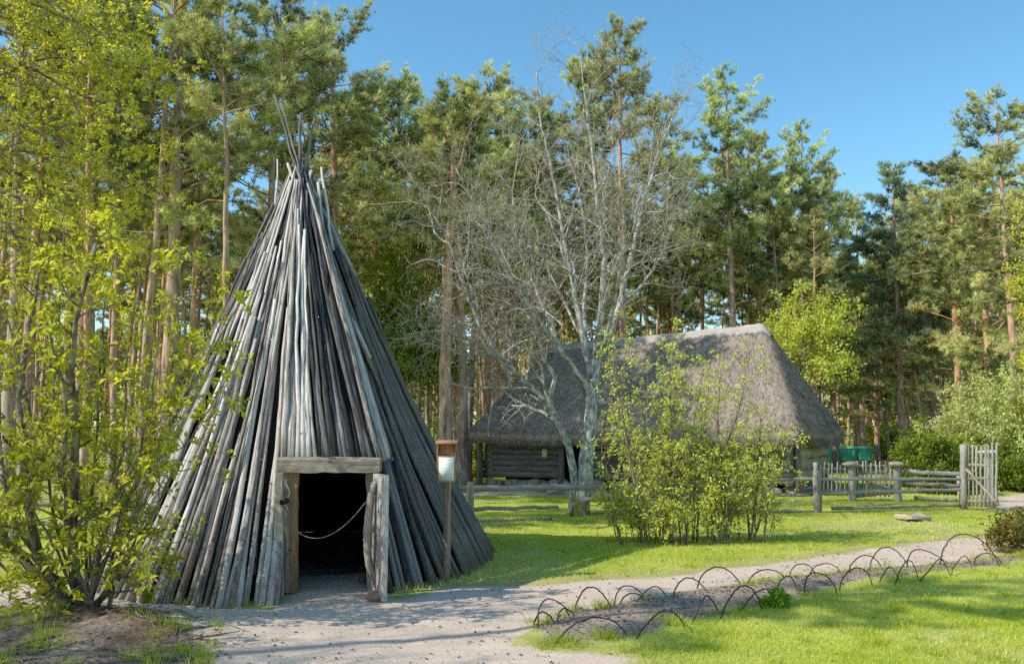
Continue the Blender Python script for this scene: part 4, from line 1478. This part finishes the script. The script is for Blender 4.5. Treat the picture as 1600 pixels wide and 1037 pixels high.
PK = dict(bl=.21, bw=.021, nblade=15, tuft_step=.13, sub=(8, 13))
PINES = {
    'round': pine_meshes('pine', 1, 15, .17, .52, 3.0, 34, **PK),
    'loose': pine_meshes('pine', 2, 15, .16, .6, 2.8, 25, lean=.03, **PK),
    'tall': pine_meshes('pine', 3, 15, .15, .64, 2.3, 24, **PK),
    'broad': pine_meshes('pine', 4, 15, .19, .45, 3.6, 40, lean=-.03, **PK),
    'full': pine_meshes('pine', 5, 13, .16, .24, 2.9, 52, **PK),
    'cone': pine_meshes('pine', 6, 13, .15, .3, 2.3, 56, conical=1.0, mat='needleblue', **PK),
    'thin': pine_meshes('pine', 8, 15, .13, .68, 1.9, 19, lean=.02, **PK),
}
PINES['stout'] = pine_meshes('pine', 15, 12, .21, .6, 2.4, 22, lean=.02, **PK)
HERO = pine_meshes('pine', 9, 17, .24, .42, 4.4, 44, bl=.19, bw=.019, nblade=13, tuft_step=.12, sub=(11, 16))
HERO2 = pine_meshes('pine', 12, 17, .2, .46, 3.8, 38, bl=.19, bw=.02, nblade=12, tuft_step=.12, sub=(10, 15), lean=.05)
PH = {'stout': 12, 'round': 15, 'loose': 15, 'tall': 15, 'broad': 15, 'full': 13, 'cone': 13, 'thin': 15, 'hero': 17, 'hero2': 17}
PINES['hero'], PINES['hero2'] = HERO, HERO2


def pine(kind, px, Y, top=None, h=None, label='', group=None, rz=None, rng=np.random.default_rng(77), tilt=None):
    x = gx(px, Y)
    if h is None:
        h = at(px, top, Y)[2]
    o = thing('pine_tree', label, 'tree', (x, Y, -.03), rng.uniform(0, 6.28) if rz is None else rz, group)
    w_ = rng.uniform(.85, 1.18)
    o.scale = (h / PH[kind] * w_, h / PH[kind] * w_, h / PH[kind])
    if tilt:
        o.rotation_euler = (tilt[1], tilt[0], o.rotation_euler[2])
    t, c = PINES[kind]
    link('trunk', t, o)
    link('crown', c, o)
    return o


# pines that stand out against the sky
for kind, px, Y, top, label in [
    ('hero', 258, 23.5, -130, 'thick dark-trunked pine right behind the yellow-green shrub, its crown over the hut top'),
    ('hero2', 402, 27, -20, 'leaning pine with a reddish trunk just left of the hut apex'),
    ('broad', 120, 27, -150, 'broad dark pine at the upper left corner behind the yellow blossoming tree'),
    ('round', 40, 24, -120, 'grey-trunked pine at the far left behind the shrub'),
    ('hero2', 522, 30, 22, 'tall dark-topped pine rising right above the hut apex'),
    ('round', 470, 36, 60, 'pine with a bare pinkish trunk directly behind the crossed hut poles'),
    ('broad', 628, 33, 150, 'flat-topped pine in the gap between the hut apex and the bare tree'),
    ('round', 700, 40, 190, 'lower pine crown seen through the left twigs of the bare tree'),
    ('loose', 762, 38, 122, 'tall pine standing behind the left half of the bare tree crown'),
    ('round', 845, 42, 165, 'pine half hidden by the middle of the bare tree crown'),
    ('round', 975, 37, 62, 'tallest dark-crowned pine behind the right side of the bare tree'),
    ('broad', 905, 40, 110, 'pine crown straight behind the top of the bare tree'),
    ('loose', 1065, 43, 232, 'pine just right of the bare tree with a low dark crown'),
    ('round', 1148, 40, 138, 'tall pine above the middle of the thatched ridge with a pointed top'),
    ('broad', 1198, 44, 225, 'shorter pine beside the pointed one above the right ridge end'),
    ('round', 1268, 42, 216, 'round-crowned pine behind the right end of the thatched roof'),
    ('full', 1305, 46, 270, 'dense pine with a low crown right of the thatched house roof'),
    ('cone', 1350, 60, 308, 'small far pine tip showing in the dip of the treeline'),
    ('cone', 1411, 43, 250, 'narrow conical bluish-green pine standing free at the dip of the treeline'),
    ('full', 1462, 46, 300, 'rounded low pine just right of the conical one'),
    ('full', 1500, 40, 255, 'bushy full pine in the right part of the treeline'),
    ('full', 1548, 37, 260, 'bushy yellowish pine near the right edge with branches almost to the ground'),
    ('loose', 1590, 33, 150, 'tallest pine at the right edge with a bare reaching branch'),
    ('full', 1640, 31, 250, 'full pine partly outside the frame at the right edge'),
    ('thin', 1277, 33, 330, 'slender pale-trunked pine right behind the right hip of the thatched roof'),
    ('stout', 694, 27, 165, 'straight thick pine trunk just left of the thatched eave, behind the notice post'),
    ('stout', 722, 31, 180, 'second straight pine trunk between the notice post and the thatched eave'),
    ('stout', 790, 37, 150, 'pinkish pine trunk rising straight above the left hip of the thatched roof'),
    ('full', 1370, 50, 420, 'low bushy pine filling the dip of the treeline'),
    ('full', 1440, 52, 400, 'low bushy pine behind the conical bluish one'),
    ('full', 560, 40, 180, 'dense low pine showing between the hut and the flat-topped pine'),
]:
    pine(kind, px, Y, top, label=label)

SKY_X = [-200, 0, 300, 400, 440, 480, 545, 565, 590, 640, 690, 720, 760, 800, 870, 960, 1010, 1035, 1050, 1100, 1150, 1195, 1220, 1270, 1310, 1330, 1350, 1380, 1411, 1440, 1500, 1560, 1700]
SKY_Y = [-200, -200, -100, -60, 0, 40, 60, 150, 190, 190, 225, 225, 175, 195, 190, 130, 150, 215, 270, 230, 170, 190, 245, 240, 300, 350, 345, 345, 330, 330, 290, 250, 170]


def forest():
    rng = np.random.default_rng(55)
    placed = [(gx(px, Y), Y) for px, Y in ((258, 23.5), (402, 27), (120, 27), (40, 24), (522, 30), (470, 36), (628, 33), (1590, 33))]
    zones = [(-80, 430, 20, 60, 62, 'pines in the forest left of the hut', 'pine trunk among the shaded forest trees behind the shrub and left of the hut'),
             (560, 905, 31, 64, 50, 'pines between the hut and the thatched house', 'reddish pine trunk among the close trees seen between the hut and the thatched house'),
             (905, 1240, 40, 66, 34, 'pines behind the thatched house', 'pine trunk in the row of trees rising behind the thatched roof'),
             (1240, 1480, 40, 78, 38, 'pines behind the green containers', 'slim pine trunk in the forest behind the green containers, right of the thatched house'),
             (1480, 1680, 38, 78, 26, 'pines at the right edge of the forest', 'pine trunk in the forest above the pale shrubs at the right edge')]
    for (xa, xb, ya, yb, n, group, label) in zones:
        k = tries = 0
        while k < n and tries < 4000:
            tries += 1
            px = rng.uniform(xa, xb)
            Y = ya + (yb - ya) * rng.uniform() ** 1.1
            x = gx(px, Y)
            if min((x - a) ** 2 + (Y - b) ** 2 for a, b in placed) < 1.5 ** 2:
                continue
            # keep the house and the open yard free
            u, v = (np.array([x, Y]) - HA) @ np.array([math.cos(HROT), math.sin(HROT)]), (np.array([x, Y]) - HA) @ np.array([-math.sin(HROT), math.cos(HROT)])
            if -1.2 < u < HL + 1.5 and -6 < v < HW + 2:
                continue
            if xa < 0 and x > -6 and Y < 26:
                continue
            lim = np.interp(px, SKY_X, SKY_Y) + 15
            hmax = at(px, lim, Y)[2]
            h = min(rng.uniform(11.5, 15.5), hmax)
            if h < 6:
                continue
            kind = rng.choice(['tall', 'thin', 'loose', 'round', 'thin', 'thin'] if px < 1240 else ['tall', 'thin', 'thin', 'loose', 'thin'])
            if px > 1240 and Y > 60:
                kind = rng.choice(['full', 'tall', 'round'])
            if 1280 < px < 1375 and Y < 58:
                continue
            placed.append((x, Y))
            pine(kind, px, Y, h=h, label=label, group=group, rng=rng, tilt=(rng.normal(0, .025), rng.normal(0, .02)))
            k += 1


forest()


def far_forest():
    """The wood beyond, which reads as one mass."""
    rng = np.random.default_rng(91)
    B = Buf()
    for k in range(520):
        Y = rng.uniform(80, 130)
        px = rng.uniform(-200, 1800)
        x = gx(px, Y)
        lim = at(px, np.interp(px, SKY_X, SKY_Y) + 60, Y)[2]
        h = min(rng.uniform(10, 15), lim)
        B.tube([(x, Y, 0), (x + rng.normal(0, .2), Y, h * .5), (x + rng.normal(0, .3), Y, h)], [.16, .13, .04], 5, .5, caps=False, mi=1)
        n = 420
        t = rng.uniform(0, 1, n) ** .8
        low = rng.choice([.15, .35, .5])
        zz = h * (low + (1 - low) * t)
        rad = (1.9 * (1 - t) ** .6 + .25) * rng.uniform(0, 1, n) ** .5
        a = rng.uniform(0, 6.28, n)
        P = np.stack([x + rad * np.cos(a), Y + rad * np.sin(a), zz], -1)
        B.leaves(P, rng.normal(0, 1, (n, 3)), rng.normal(0, 1, (n, 3)) + [0, 0, 1.], rng.uniform(.35, .8, n), rng.uniform(.2, .4, n), np.clip(rng.normal(.5, .2) + rng.normal(0, .15, n), 0, 1))
    tag(B.obj('distant_forest', [M['needle'], M['pinebark']]), 'far pine wood closing the view behind the nearer trunks', 'forest', kind='stuff')
    # low growth on the forest floor
    B = Buf()
    n = 130000
    y = 33 + 62 * rng.uniform(0, 1, n) ** 1.4
    x = rng.uniform(-1, 1, n) * (.62 * y + 2)
    cl = fbm(x * .35, y * .35, 81, 3)
    keep = cl > .47
    hx = (x - HA[0]) * math.cos(HROT) + (y - HA[1]) * math.sin(HROT)
    hv = -(x - HA[0]) * math.sin(HROT) + (y - HA[1]) * math.cos(HROT)
    keep &= ~((hx > -1) & (hx < HL + 1) & (hv > -9) & (hv < HW + 1))
    pa, be, mo, fo, dry = masks(x, y)
    keep &= (pa < .3) & (fo > .15)
    ppx = 800 + F * x / y
    keep &= ~((ppx > 1275) & (ppx < 1440) & (y < 63))
    x, y, cl = x[keep], y[keep], cl[keep]
    m = len(x)
    zz = np.abs(rng.normal(0, 1, m)) * (cl - .45) * 6.0
    B.leaves(np.stack([x, y, zz], -1), rng.normal(0, 1, (m, 3)), rng.normal(0, .5, (m, 3)) + [0, 0, 1.], rng.uniform(.12, .3, m), rng.uniform(.07, .15, m), np.clip(.2 + cl * .6 + rng.normal(0, .2, m), 0, 1))
    tag(B.obj('undergrowth', M['undergrowth']), 'low green growth on the forest floor beneath the pines', 'undergrowth', kind='stuff')


far_forest()


# ---------------------------------------------------------------- the bare forked tree
def bare_tree():
    rng = np.random.default_rng(14)
    b = gnd(903, 806)
    Y0 = b[1]
    root = thing('bare_tree', 'leafless pale grey lichen-covered tree forking into many limbs in front of the thatched house', 'tree', (b[0], Y0, 0))
    org = np.array([b[0], Y0, 0])
    B = Buf()
    tips = []
    cfg = [(1, 0, 0, 0, 0, 0, 0),
           (8, .19, .02, 7, .55, 50, .15),
           (6, .27, .01, 3.6, .6, 52, .15),
           (5, .3, .0, 1.1, .6, 48, .3),
           (3, .22, .02, 0, 0, 0, 0)]
    limbs = [  # (photo x, photo y, depth offset) ..., base radius, tip radius, side limbs, side length
        ([(908, 806, 0), (914, 740, 0), (922, 660, 0), (925, 600, 0), (930, 562, 0)], .17, .14, 0, 0),
        ([(893, 800, .05), (898, 745, 0), (888, 695, -.1), (864, 642, -.2), (838, 612, -.2), (812, 588, -.3), (780, 556, -.5), (752, 516, -.6), (735, 470, -.7), (716, 420, -.9), (700, 372, -1.1), (668, 320, -1.3), (640, 270, -1.6)], .108, .018, 13, 1.9),
        ([(864, 642, -.2), (856, 612, -.4), (872, 590, -.5), (848, 562, -.6), (838, 510, -.7), (812, 462, -.9), (776, 400, -1.0), (760, 340, -1.1)], .06, .016, 9, 1.5),
        ([(790, 560, -.4), (735, 532, -.9), (690, 515, -1.3), (635, 522, -1.7)], .045, .01, 7, 1.1),
        ([(926, 600, 0), (914, 545, .2), (900, 470, .5), (886, 400, .7), (874, 330, .8), (862, 262, .9), (842, 180, 1.), (838, 110, 1.1)], .085, .014, 12, 1.7),
        ([(930, 565, 0), (936, 520, -.3), (940, 470, -.5), (946, 400, -.7), (936, 330, -.9), (926, 240, -.9), (914, 150, -.9), (905, 70, -.8)], .09, .012, 13, 1.7),
        ([(930, 565, 0), (950, 535, .2), (966, 480, .4), (986, 400, .6), (1002, 330, .8), (1024, 250, .9), (1050, 185, 1.), (1082, 135, 1.1)], .088, .012, 13, 1.6),
        ([(944, 545, .1), (956, 490, -.3), (968, 430, -.6), (978, 350, -.9), (962, 280, -1.1), (956, 190, -1.2)], .06, .012, 11, 1.6),
        ([(921, 610, 0), (890, 568, -.3), (862, 526, -.6), (832, 488, -.8), (802, 440, -1.1), (772, 380, -1.3), (742, 320, -1.5), (712, 262, -1.7)], .08, .014, 13, 1.7),
        ([(880, 556, -.4), (858, 500, .3), (832, 440, .8), (806, 380, 1.2), (800, 300, 1.4), (812, 220, 1.5)], .06, .012, 11, 1.6),
        ([(962, 490, .3), (1000, 450, .8), (1036, 398, 1.2), (1056, 330, 1.4), (1088, 285, 1.6)], .05, .01, 10, 1.4),
        ([(915, 545, .2), (912, 480, 1.0), (918, 400, 1.5), (908, 310, 1.8), (884, 220, 2.)], .055, .012, 11, 1.6),
        ([(938, 500, -.3), (955, 430, -1.), (985, 370, -1.5), (1010, 300, -1.8), (1020, 230, -2.)], .05, .012, 11, 1.5),
        ([(905, 520, .4), (880, 470, 1.), (850, 410, 1.5), (836, 350, 1.8)], .045, .01, 9, 1.4),
    ]
    for pts, r0, r1, nside, sl in limbs:
        P3 = [at(x, y, Y0 + dy) - org for x, y, dy in pts]
        P3[0] = P3[0] - np.array([0, 0, .12]) if pts[0][1] > 780 else P3[0]
        P, R, Ln = limb(B, P3, r0 * (.9 if nside else 1.12), r1 * .8, rng)
        if nside:
            spawn(B, P, R, nside * (1.6 if pts[-1][0] < 800 else 1.15), sl * 1.6, 0, rng, tips, cfg, .68, 46, .25)
            tips.append((P[-1], unit(P[-1] - P[-2]), 4, True))
    B.obj('trunk', M['barebark'], root)
    C = Buf()
    put_leaves(C, [t for t in tips if t[3]], rng, 0, .022, .3, .5, .35, .004, (.9, .1))
    C.obj('buds', M['paleleaf'], root)


bare_tree()


# ---------------------------------------------------------------- leafy shrubs and small trees
def shrub(name, label, cat, base, stems, cfg, leafmat, bark, seed, per, size, spread=.8, wfac=.5, drop=0.0, val=(.5, .2), r=(.02, .008), group=None, jitter=.02, endn=2):
    """stems: (offset from the base, list of points relative to the base)."""
    rng = np.random.default_rng(seed)
    root = thing(name, label, cat, (base[0], base[1], base[2] if len(base) > 2 else 0), 0, group)
    B, C, tips = Buf(), Buf(), []
    for pts, r0, nside, sl in stems:
        P, R, Ln = limb(B, pts, r0, max(.004, r0 * .25), rng, sides=7)
        spawn(B, P, R, nside, sl, 0, rng, tips, cfg, 1.0, 48, .22)
        for k in range(len(P) // 2, len(P), 2):
            tips.append((P[k], unit(P[k] - P[k - 1]), 3, k == len(P) - 1))
    put_leaves(C, tips, rng, per, size, spread, wfac, drop, jitter, val, endn)
    B.obj('stems', M[bark], root)
    C.obj('foliage', M[leafmat], root)
    return root


CFG2 = [(1, 0, 0, 0, 0, 0, 0), (6, .16, .05, 4.0, .5, 46, .2), (4, .2, .04, 1.6, .55, 48, .3), (3, .2, .03, 0, 0, 0, 0)]

# big yellow-green shrub, near left
rng = np.random.default_rng(21)
sb = gnd(135, 966)
sb[2] = zg1(sb[0], sb[1])
stems = []
SH = [((-40, 870), (60, 700), (20, 520), (-40, 380)), ((60, 880), (40, 760), (30, 600), (60, 420)), ((110, 880), (120, 720), (110, 540), (150, 380)), ((150, 880), (190, 730), (200, 560), (220, 400)),
      ((170, 880), (215, 740), (270, 580), (300, 430)), ((180, 890), (230, 740), (310, 580), (370, 480)), ((190, 900), (250, 780), (310, 660), (350, 600)), ((95, 880), (75, 740), (90, 560), (100, 330)),
      ((60, 900), (-10, 820), (-60, 720), (-120, 620)), ((130, 870), (150, 700), (160, 500), (190, 340)), ((160, 890), (200, 780), (235, 660), (300, 560)), ((80, 900), (20, 820), (0, 700), (-20, 560)),
      ((100, 910), (50, 870), (20, 850), (-20, 840)), ((170, 920), (200, 890), (225, 870), (240, 860)), ((120, 880), (95, 780), (110, 640), (70, 500)),
      ((150, 900), (170, 800), (230, 680), (250, 520)), ((140, 900), (145, 820), (180, 740), (160, 600)), ((110, 925), (90, 910), (70, 930), (40, 930)), ((160, 930), (190, 900), (215, 900), (250, 905)),
      ((145, 920), (170, 860), (215, 800), (240, 730)), ((110, 915), (85, 850), (40, 780), (60, 680))]
for q, pts in enumerate(SH):
    dy = rng.uniform(-.8, .3)
    P3 = [np.array([rng.normal(0, .13), rng.normal(0, .1), -.06])]
    for i, (x, y) in enumerate(pts):
        p = at(x, y, sb[1] + dy * (i + 1) / 3.2) - sb
        P3.append(p)
    r0 = .055 if q in (1, 2, 8) else rng.uniform(.016, .028)
    Ltot = sum(np.linalg.norm(P3[i + 1] - P3[i]) for i in range(len(P3) - 1))
    stems.append((P3, r0, 4 + 2.5 * Ltot, .48))
shrub('leafy_shrub', 'big many-stemmed yellow-green shrub on the bare soil mound at the lower left', 'shrub', sb, stems, CFG2, 'shrubleaf', 'shrubbark', 22, 1, .082, .8, .46, .74, (.6, .25), endn=4)

# pale leafy bush before the house
rng = np.random.default_rng(31)
bb = gnd(1078, 846)
stems = []
for q in range(46):
    bx, by = float(np.clip(rng.normal(0, .7), -1.15, 1.15)), rng.normal(0, .3)
    tx = float(np.clip(bx * 1.3 + rng.normal(0, .3), -1.4, 1.62))
    hgt = rng.uniform(.9, 3.1) * (1 - .16 * abs(tx))
    if q < 7:
        hgt = rng.uniform(2.9, 3.6)
    pts = [np.array([bx, by, -.05]), np.array([bx * 1.1 + rng.normal(0, .06), by + rng.normal(0, .08), hgt * .35]), np.array([bx * .3 + tx * .7, by * 1.2, hgt * .7]), np.array([tx, by * 1.5 + rng.normal(0, .2), hgt])]
    stems.append((pts, rng.uniform(.01, .024), 4 + 3.4 * hgt, .5))
for q in range(30):   # low side shoots
    a = rng.uniform(0, 6.28)
    e = np.array([math.cos(a) * rng.uniform(.4, 1.35), math.sin(a) * .5, rng.uniform(.35, .95)])
    stems.append(([e * [.92, .92, 0] + [0, 0, -.05], e * [.97, .97, .5], e], .007, 7, .32))
shrub('leafy_bush', 'tall light green many-stemmed bush on the lawn, covering the front of the thatched house', 'bush', (bb[0], bb[1], 0), stems, CFG2, 'bushleaf', 'shrubbark', 32, 1, .058, .8, .5, .75, (.7, .2), endn=3)

# small leafy trees and bushes further off
CFG3 = [(1, 0, 0, 0, 0, 0, 0), (5, .18, .03, 5, .55, 50, .2), (3, .2, .02, 0, 0, 0, 0)]


def small_tree(name, label, cat, px, Y, top, width, nst, leafmat, seed, size, per=3, trunk=None, group=None, bark='shrubbark', drop=0., jitter=.08, val=(.5, .2), low=.15, sl=.9):
    rng = np.random.default_rng(seed)
    x = gx(px, Y)
    h = at(px, top, Y)[2]
    stems = []
    for q in range(nst):
        a = rng.uniform(0, 6.28)
        rr = width * math.sqrt(rng.uniform(.02, 1))
        z = h * (low + (1 - low) * rng.uniform(.2, 1) * math.sqrt(max(.05, 1 - (rr / width / 1.05) ** 2)))
        e = np.array([rr * math.cos(a), rr * math.sin(a), z])
        if trunk:
            s = np.array([0, 0, min(h * trunk * rng.uniform(.75, 1.7), z * .9)])
            stems.append(([s, s + (e - s) * [.45, .45, .5] + [0, 0, .1], e], .022, 6, sl * width * .5))
        else:
            stems.append(([e * [.25, .25, 0] + [0, 0, -.05], e * [.6, .6, .6], e], .015, 6, sl * width * .4))
    if trunk:
        stems.append(([np.array([0, 0, -.1]), np.array([.05, 0, h * .4]), np.array([-.05, .03, h * .75]), np.array([0, 0, h * .97])], .09, 8, width * .5))
    return shrub(name, label, cat, (x, Y, 0), stems, CFG3, leafmat, bark, seed, per, size, .9, .55, drop, val, group=group, jitter=jitter)


small_tree('young_tree', 'young bright green tree leafing beside the pale trunk at the right roof hip', 'tree', 1262, 32.5, 435, 1.9, 24, 'bushleaf', 41, .13, 3, .5, drop=.25, val=(.6, .2), low=.5)
small_tree('leafy_tree', 'soft lime-green broadleaf tree behind the right edge of the hut', 'tree', 622, 30, 360, 2.2, 40, 'darkleaf', 42, .13, 4, .4, low=.3, val=(.7, .2))
small_tree('pale_shrub', 'broad pale silvery-green shrub at the right edge beyond the picket gate', 'shrub', 1560, 30, 572, 2.5, 60, 'paleleaf', 43, .12, 4, val=(.5, .2))
small_tree('pale_shrub', 'second pale silvery-green shrub, cut by the right edge of the frame', 'shrub', 1650, 29, 560, 2.4, 50, 'paleleaf', 44, .12, 4)
small_tree('green_bush', 'fresh green bush behind the rear rails, left of the open picket gate', 'bush', 1452, 26.5, 655, 1.15, 40, 'midleaf', 45, .1, 4, val=(.35, .18))
small_tree('green_bush', 'low green bush between the rear rails and the pale silvery shrub', 'bush', 1495, 28.5, 668, 1.1, 30, 'midleaf', 46, .1, 4, val=(.7, .2))
small_tree('green_bush', 'dark green bush with a bare stem foot right of the pale cap stone', 'bush', 1590, 27.5, 690, 1.0, 30, 'midleaf', 47, .1, 4, val=(.3, .15))
small_tree('green_bush', 'green bush at the forest edge right behind the green containers', 'bush', 1410, 64, 655, 3.0, 40, 'undergrowth', 48, .2, 4, jitter=.2)
small_tree('green_bush', 'bush growing beside the rightmost green container', 'bush', 1385, 63, 676, 1.4, 24, 'undergrowth', 49, .18, 4, jitter=.2)
small_tree('yellow_tree', 'thin tree with yellow spring leaves at the right edge of the forest', 'tree', 1632, 29, 255, .9, 16, 'mapleleaf', 50, .1, 3, .5, drop=.45)
small_tree('fern_bush', 'dark bronze-green feathery bush at the right edge beside the end of the path', 'bush', 1603, 13.4, 800, .55, 18, 'bronzeleaf', 51, .065, 3, jitter=.03, low=.2, sl=1.9, drop=.4, val=(.7, .2))
small_tree('green_bush', 'small green bush at the forest edge left of the thatched eave', 'bush', 738, 37, 690, 1.0, 24, 'undergrowth', 52, .14, 4)
small_tree('weed_clump', 'small bright green leafy plant growing at the edge of the flower bed', 'plant', 1198, gnd(1198, 946)[1], 922, .17, 9, 'darkleaf', 53, .045, 2, jitter=.015, low=.3, drop=.3, val=(.7, .2))

# yellow blossoming tree reaching in from the left
def blossom_tree():
    rng = np.random.default_rng(61)
    Y0 = 15.5
    x0 = gx(-190, Y0)
    root = thing('blossoming_tree', 'tree with yellow-green blossom clusters on thin dark twigs filling the upper left corner', 'tree', (x0, Y0, 0))
    org = np.array([x0, Y0, 0])
    B, C, tips = Buf(), Buf(), []
    limb(B, [(0, 0, -.1), (.05, .02, 2), (-.05, .05, 4.2), (.02, 0, 6.5), (.1, .1, 9.5)], .18, .05, rng)
    cfg = [(1, 0, 0, 0, 0, 0, 0), (7, .16, .01, 5.5, .5, 48, .15), (5, .2, .0, 3, .55, 48, .2), (3, .2, .0, 0, 0, 0, 0)]
    LB = [((-60, -40, 0), (40, 0, .1), (130, 42, .2), (200, 60, .3)), ((-100, 60, 0), (0, 80, .4), (90, 130, .6), (170, 170, .7), (260, 130, .8)), ((-110, 200, 0), (-20, 180, -.3), (80, 210, -.5), (180, 260, -.6), (240, 330, -.7)),
          ((-110, 260, .1), (0, 260, .5), (100, 300, .9), (190, 300, 1.), (300, 250, 1.2)), ((-120, 380, 0), (-30, 350, .2), (60, 380, .3), (150, 420, .3)), ((-90, 0, 0), (20, -30, -.3), (110, 20, -.6), (160, 100, -.8)),
          ((-110, 120, 0), (0, 120, .2), (60, 90, .5), (150, 90, .7), (230, 110, .9)), ((-120, 300, 0), (-30, 290, -.4), (70, 320, -.7), (150, 360, -1.)), ((-120, 440, 0), (-40, 420, .4), (40, 440, .8), (120, 480, 1.)),
          ((-80, -80, 0), (60, -60, .5), (160, -20, .8), (220, 60, 1.)), ((-110, 160, 0), (10, 150, 1.), (110, 190, 1.6), (210, 210, 2.0)), ((-100, 40, 0), (0, 20, .9), (100, 60, 1.6), (190, 120, 2.1)),
          ((-110, 330, .2), (0, 330, 1.0), (110, 370, 1.5), (200, 370, 1.9)), ((-120, 230, 0), (-20, 230, .1), (60, 240, .1), (130, 250, .2))]
    for pts in LB:
        P3 = [at(x, y, Y0 + d) - org for x, y, d in pts]
        z0 = P3[0][2] - .35
        P3 = [np.array([0, 0, max(.8, min(9.3, z0))])] + P3
        P, R, Ln = limb(B, P3, .042, .008, rng, sides=6)
        spawn(B, P, R, 14, 1.5, 0, rng, tips, cfg, .8, 46, .25)
    P, D, U, S_, R = [], [], [], [], []
    for (p, d, lvl, end) in tips:
        if rng.uniform() < .72:
            continue
        c = p + rng.normal(0, .012, 3)
        v0 = np.clip(rng.normal(.5, .2), 0, 1)
        for q in range(6):
            P.append(c + rng.normal(0, .014, 3))
            D.append(unit(rng.normal(0, 1, 3) + d * .4))
            U.append(rng.normal(0, .5, 3) + [0, 0, 1])
            S_.append(rng.uniform(.035, .08))
            R.append(np.clip(v0 + rng.normal(0, .15), 0, 1))
    S_ = np.array(S_)
    C.leaves(P, D, U, S_, S_ * rng.uniform(.5, .9, len(S_)), np.array(R))
    B.obj('trunk', M['shrubbark'], root)
    C.obj('blossom', M['mapleleaf'], root)


blossom_tree()

# trees standing just outside the frame to the left, whose shadows cross the path and the lawn
for kind, x, y, h, lab in (('thin', -9.5, 4.5, 14.5, 'slender pine outside the left edge that throws a shadow over the near lawn'),
                           ('loose', -12.5, 13.5, 14, 'pine outside the left edge that shades the lawn before the leafy bush')):
    o = thing('pine_tree', lab, 'tree', (x, y, 0), 1.1)
    o.scale = [h / PH[kind]] * 3
    link('trunk', PINES[kind][0], o)
    link('crown', PINES[kind][1], o)

src = next(q for q in bpy.data.objects if q.name == 'bare_tree')
dup(src, (-10.5, 5.2, 0), 2.1, .95, 'second bare tree outside the left edge whose twig shadows streak the sandy path')

# ================================================================== LIGHT, SKY, CAMERA
W = bpy.data.worlds.new('World')
S.world = W
W.use_nodes = True
nt = W.node_tree
nt.nodes.clear()
sky = nt.nodes.new('ShaderNodeTexSky')
sky.sky_type = 'NISHITA'
sky.sun_disc = False
sky.sun_elevation = math.radians(SUN_EL)
sky.sun_rotation = math.radians(90 - SUN_AZ)
sky.altitude = 50
sky.air_density = 1.0
sky.dust_density = 0.6
sky.ozone_density = 1.6
hs = nt.nodes.new('ShaderNodeHueSaturation')
hs.inputs['Saturation'].default_value = 1.22
hs.inputs['Value'].default_value = 1.5
hs.inputs['Hue'].default_value = 0.484
bg = nt.nodes.new('ShaderNodeBackground')
bg.inputs[1].default_value = 0.15
wo = nt.nodes.new('ShaderNodeOutputWorld')
nt.links.new(sky.outputs[0], hs.inputs['Color'])
nt.links.new(hs.outputs[0], bg.inputs[0])
nt.links.new(bg.outputs[0], wo.inputs[0])

L = bpy.data.lights.new('sun', 'SUN')
L.energy = 5.0
L.angle = math.radians(0.5)
L.color = (1.0, 0.945, 0.84)
so = bpy.data.objects.new('sun', L)
COL.objects.link(so)
el, azr = math.radians(SUN_EL), math.radians(SUN_AZ)
to_sun = Vector((math.cos(el) * math.cos(azr), math.cos(el) * math.sin(azr), math.sin(el)))
so.rotation_euler = to_sun.to_track_quat('Z', 'Y').to_euler()
so.location = (-20, 0, 30)

cam = bpy.data.cameras.new('camera')
cam.sensor_width = 36.0
cam.lens = 36.0 * F / 1600.0
cam.clip_start = 0.05
cam.clip_end = 3000
co = bpy.data.objects.new('camera', cam)
COL.objects.link(co)
co.location = (0, 0, EYE)
co.rotation_euler = (math.pi / 2 + PITCH, 0, 0)
S.camera = co

S.view_settings.view_transform = 'Standard'
S.view_settings.look = 'None'
S.view_settings.exposure = 0.0
S.view_settings.gamma = 1.0
S.render.engine = 'CYCLES'
S.cycles.use_denoising = False
S.cycles.max_bounces = 8
S.cycles.diffuse_bounces = 4
S.cycles.transmission_bounces = 4
S.cycles.use_adaptive_sampling = True
S.cycles.adaptive_threshold = 0.02
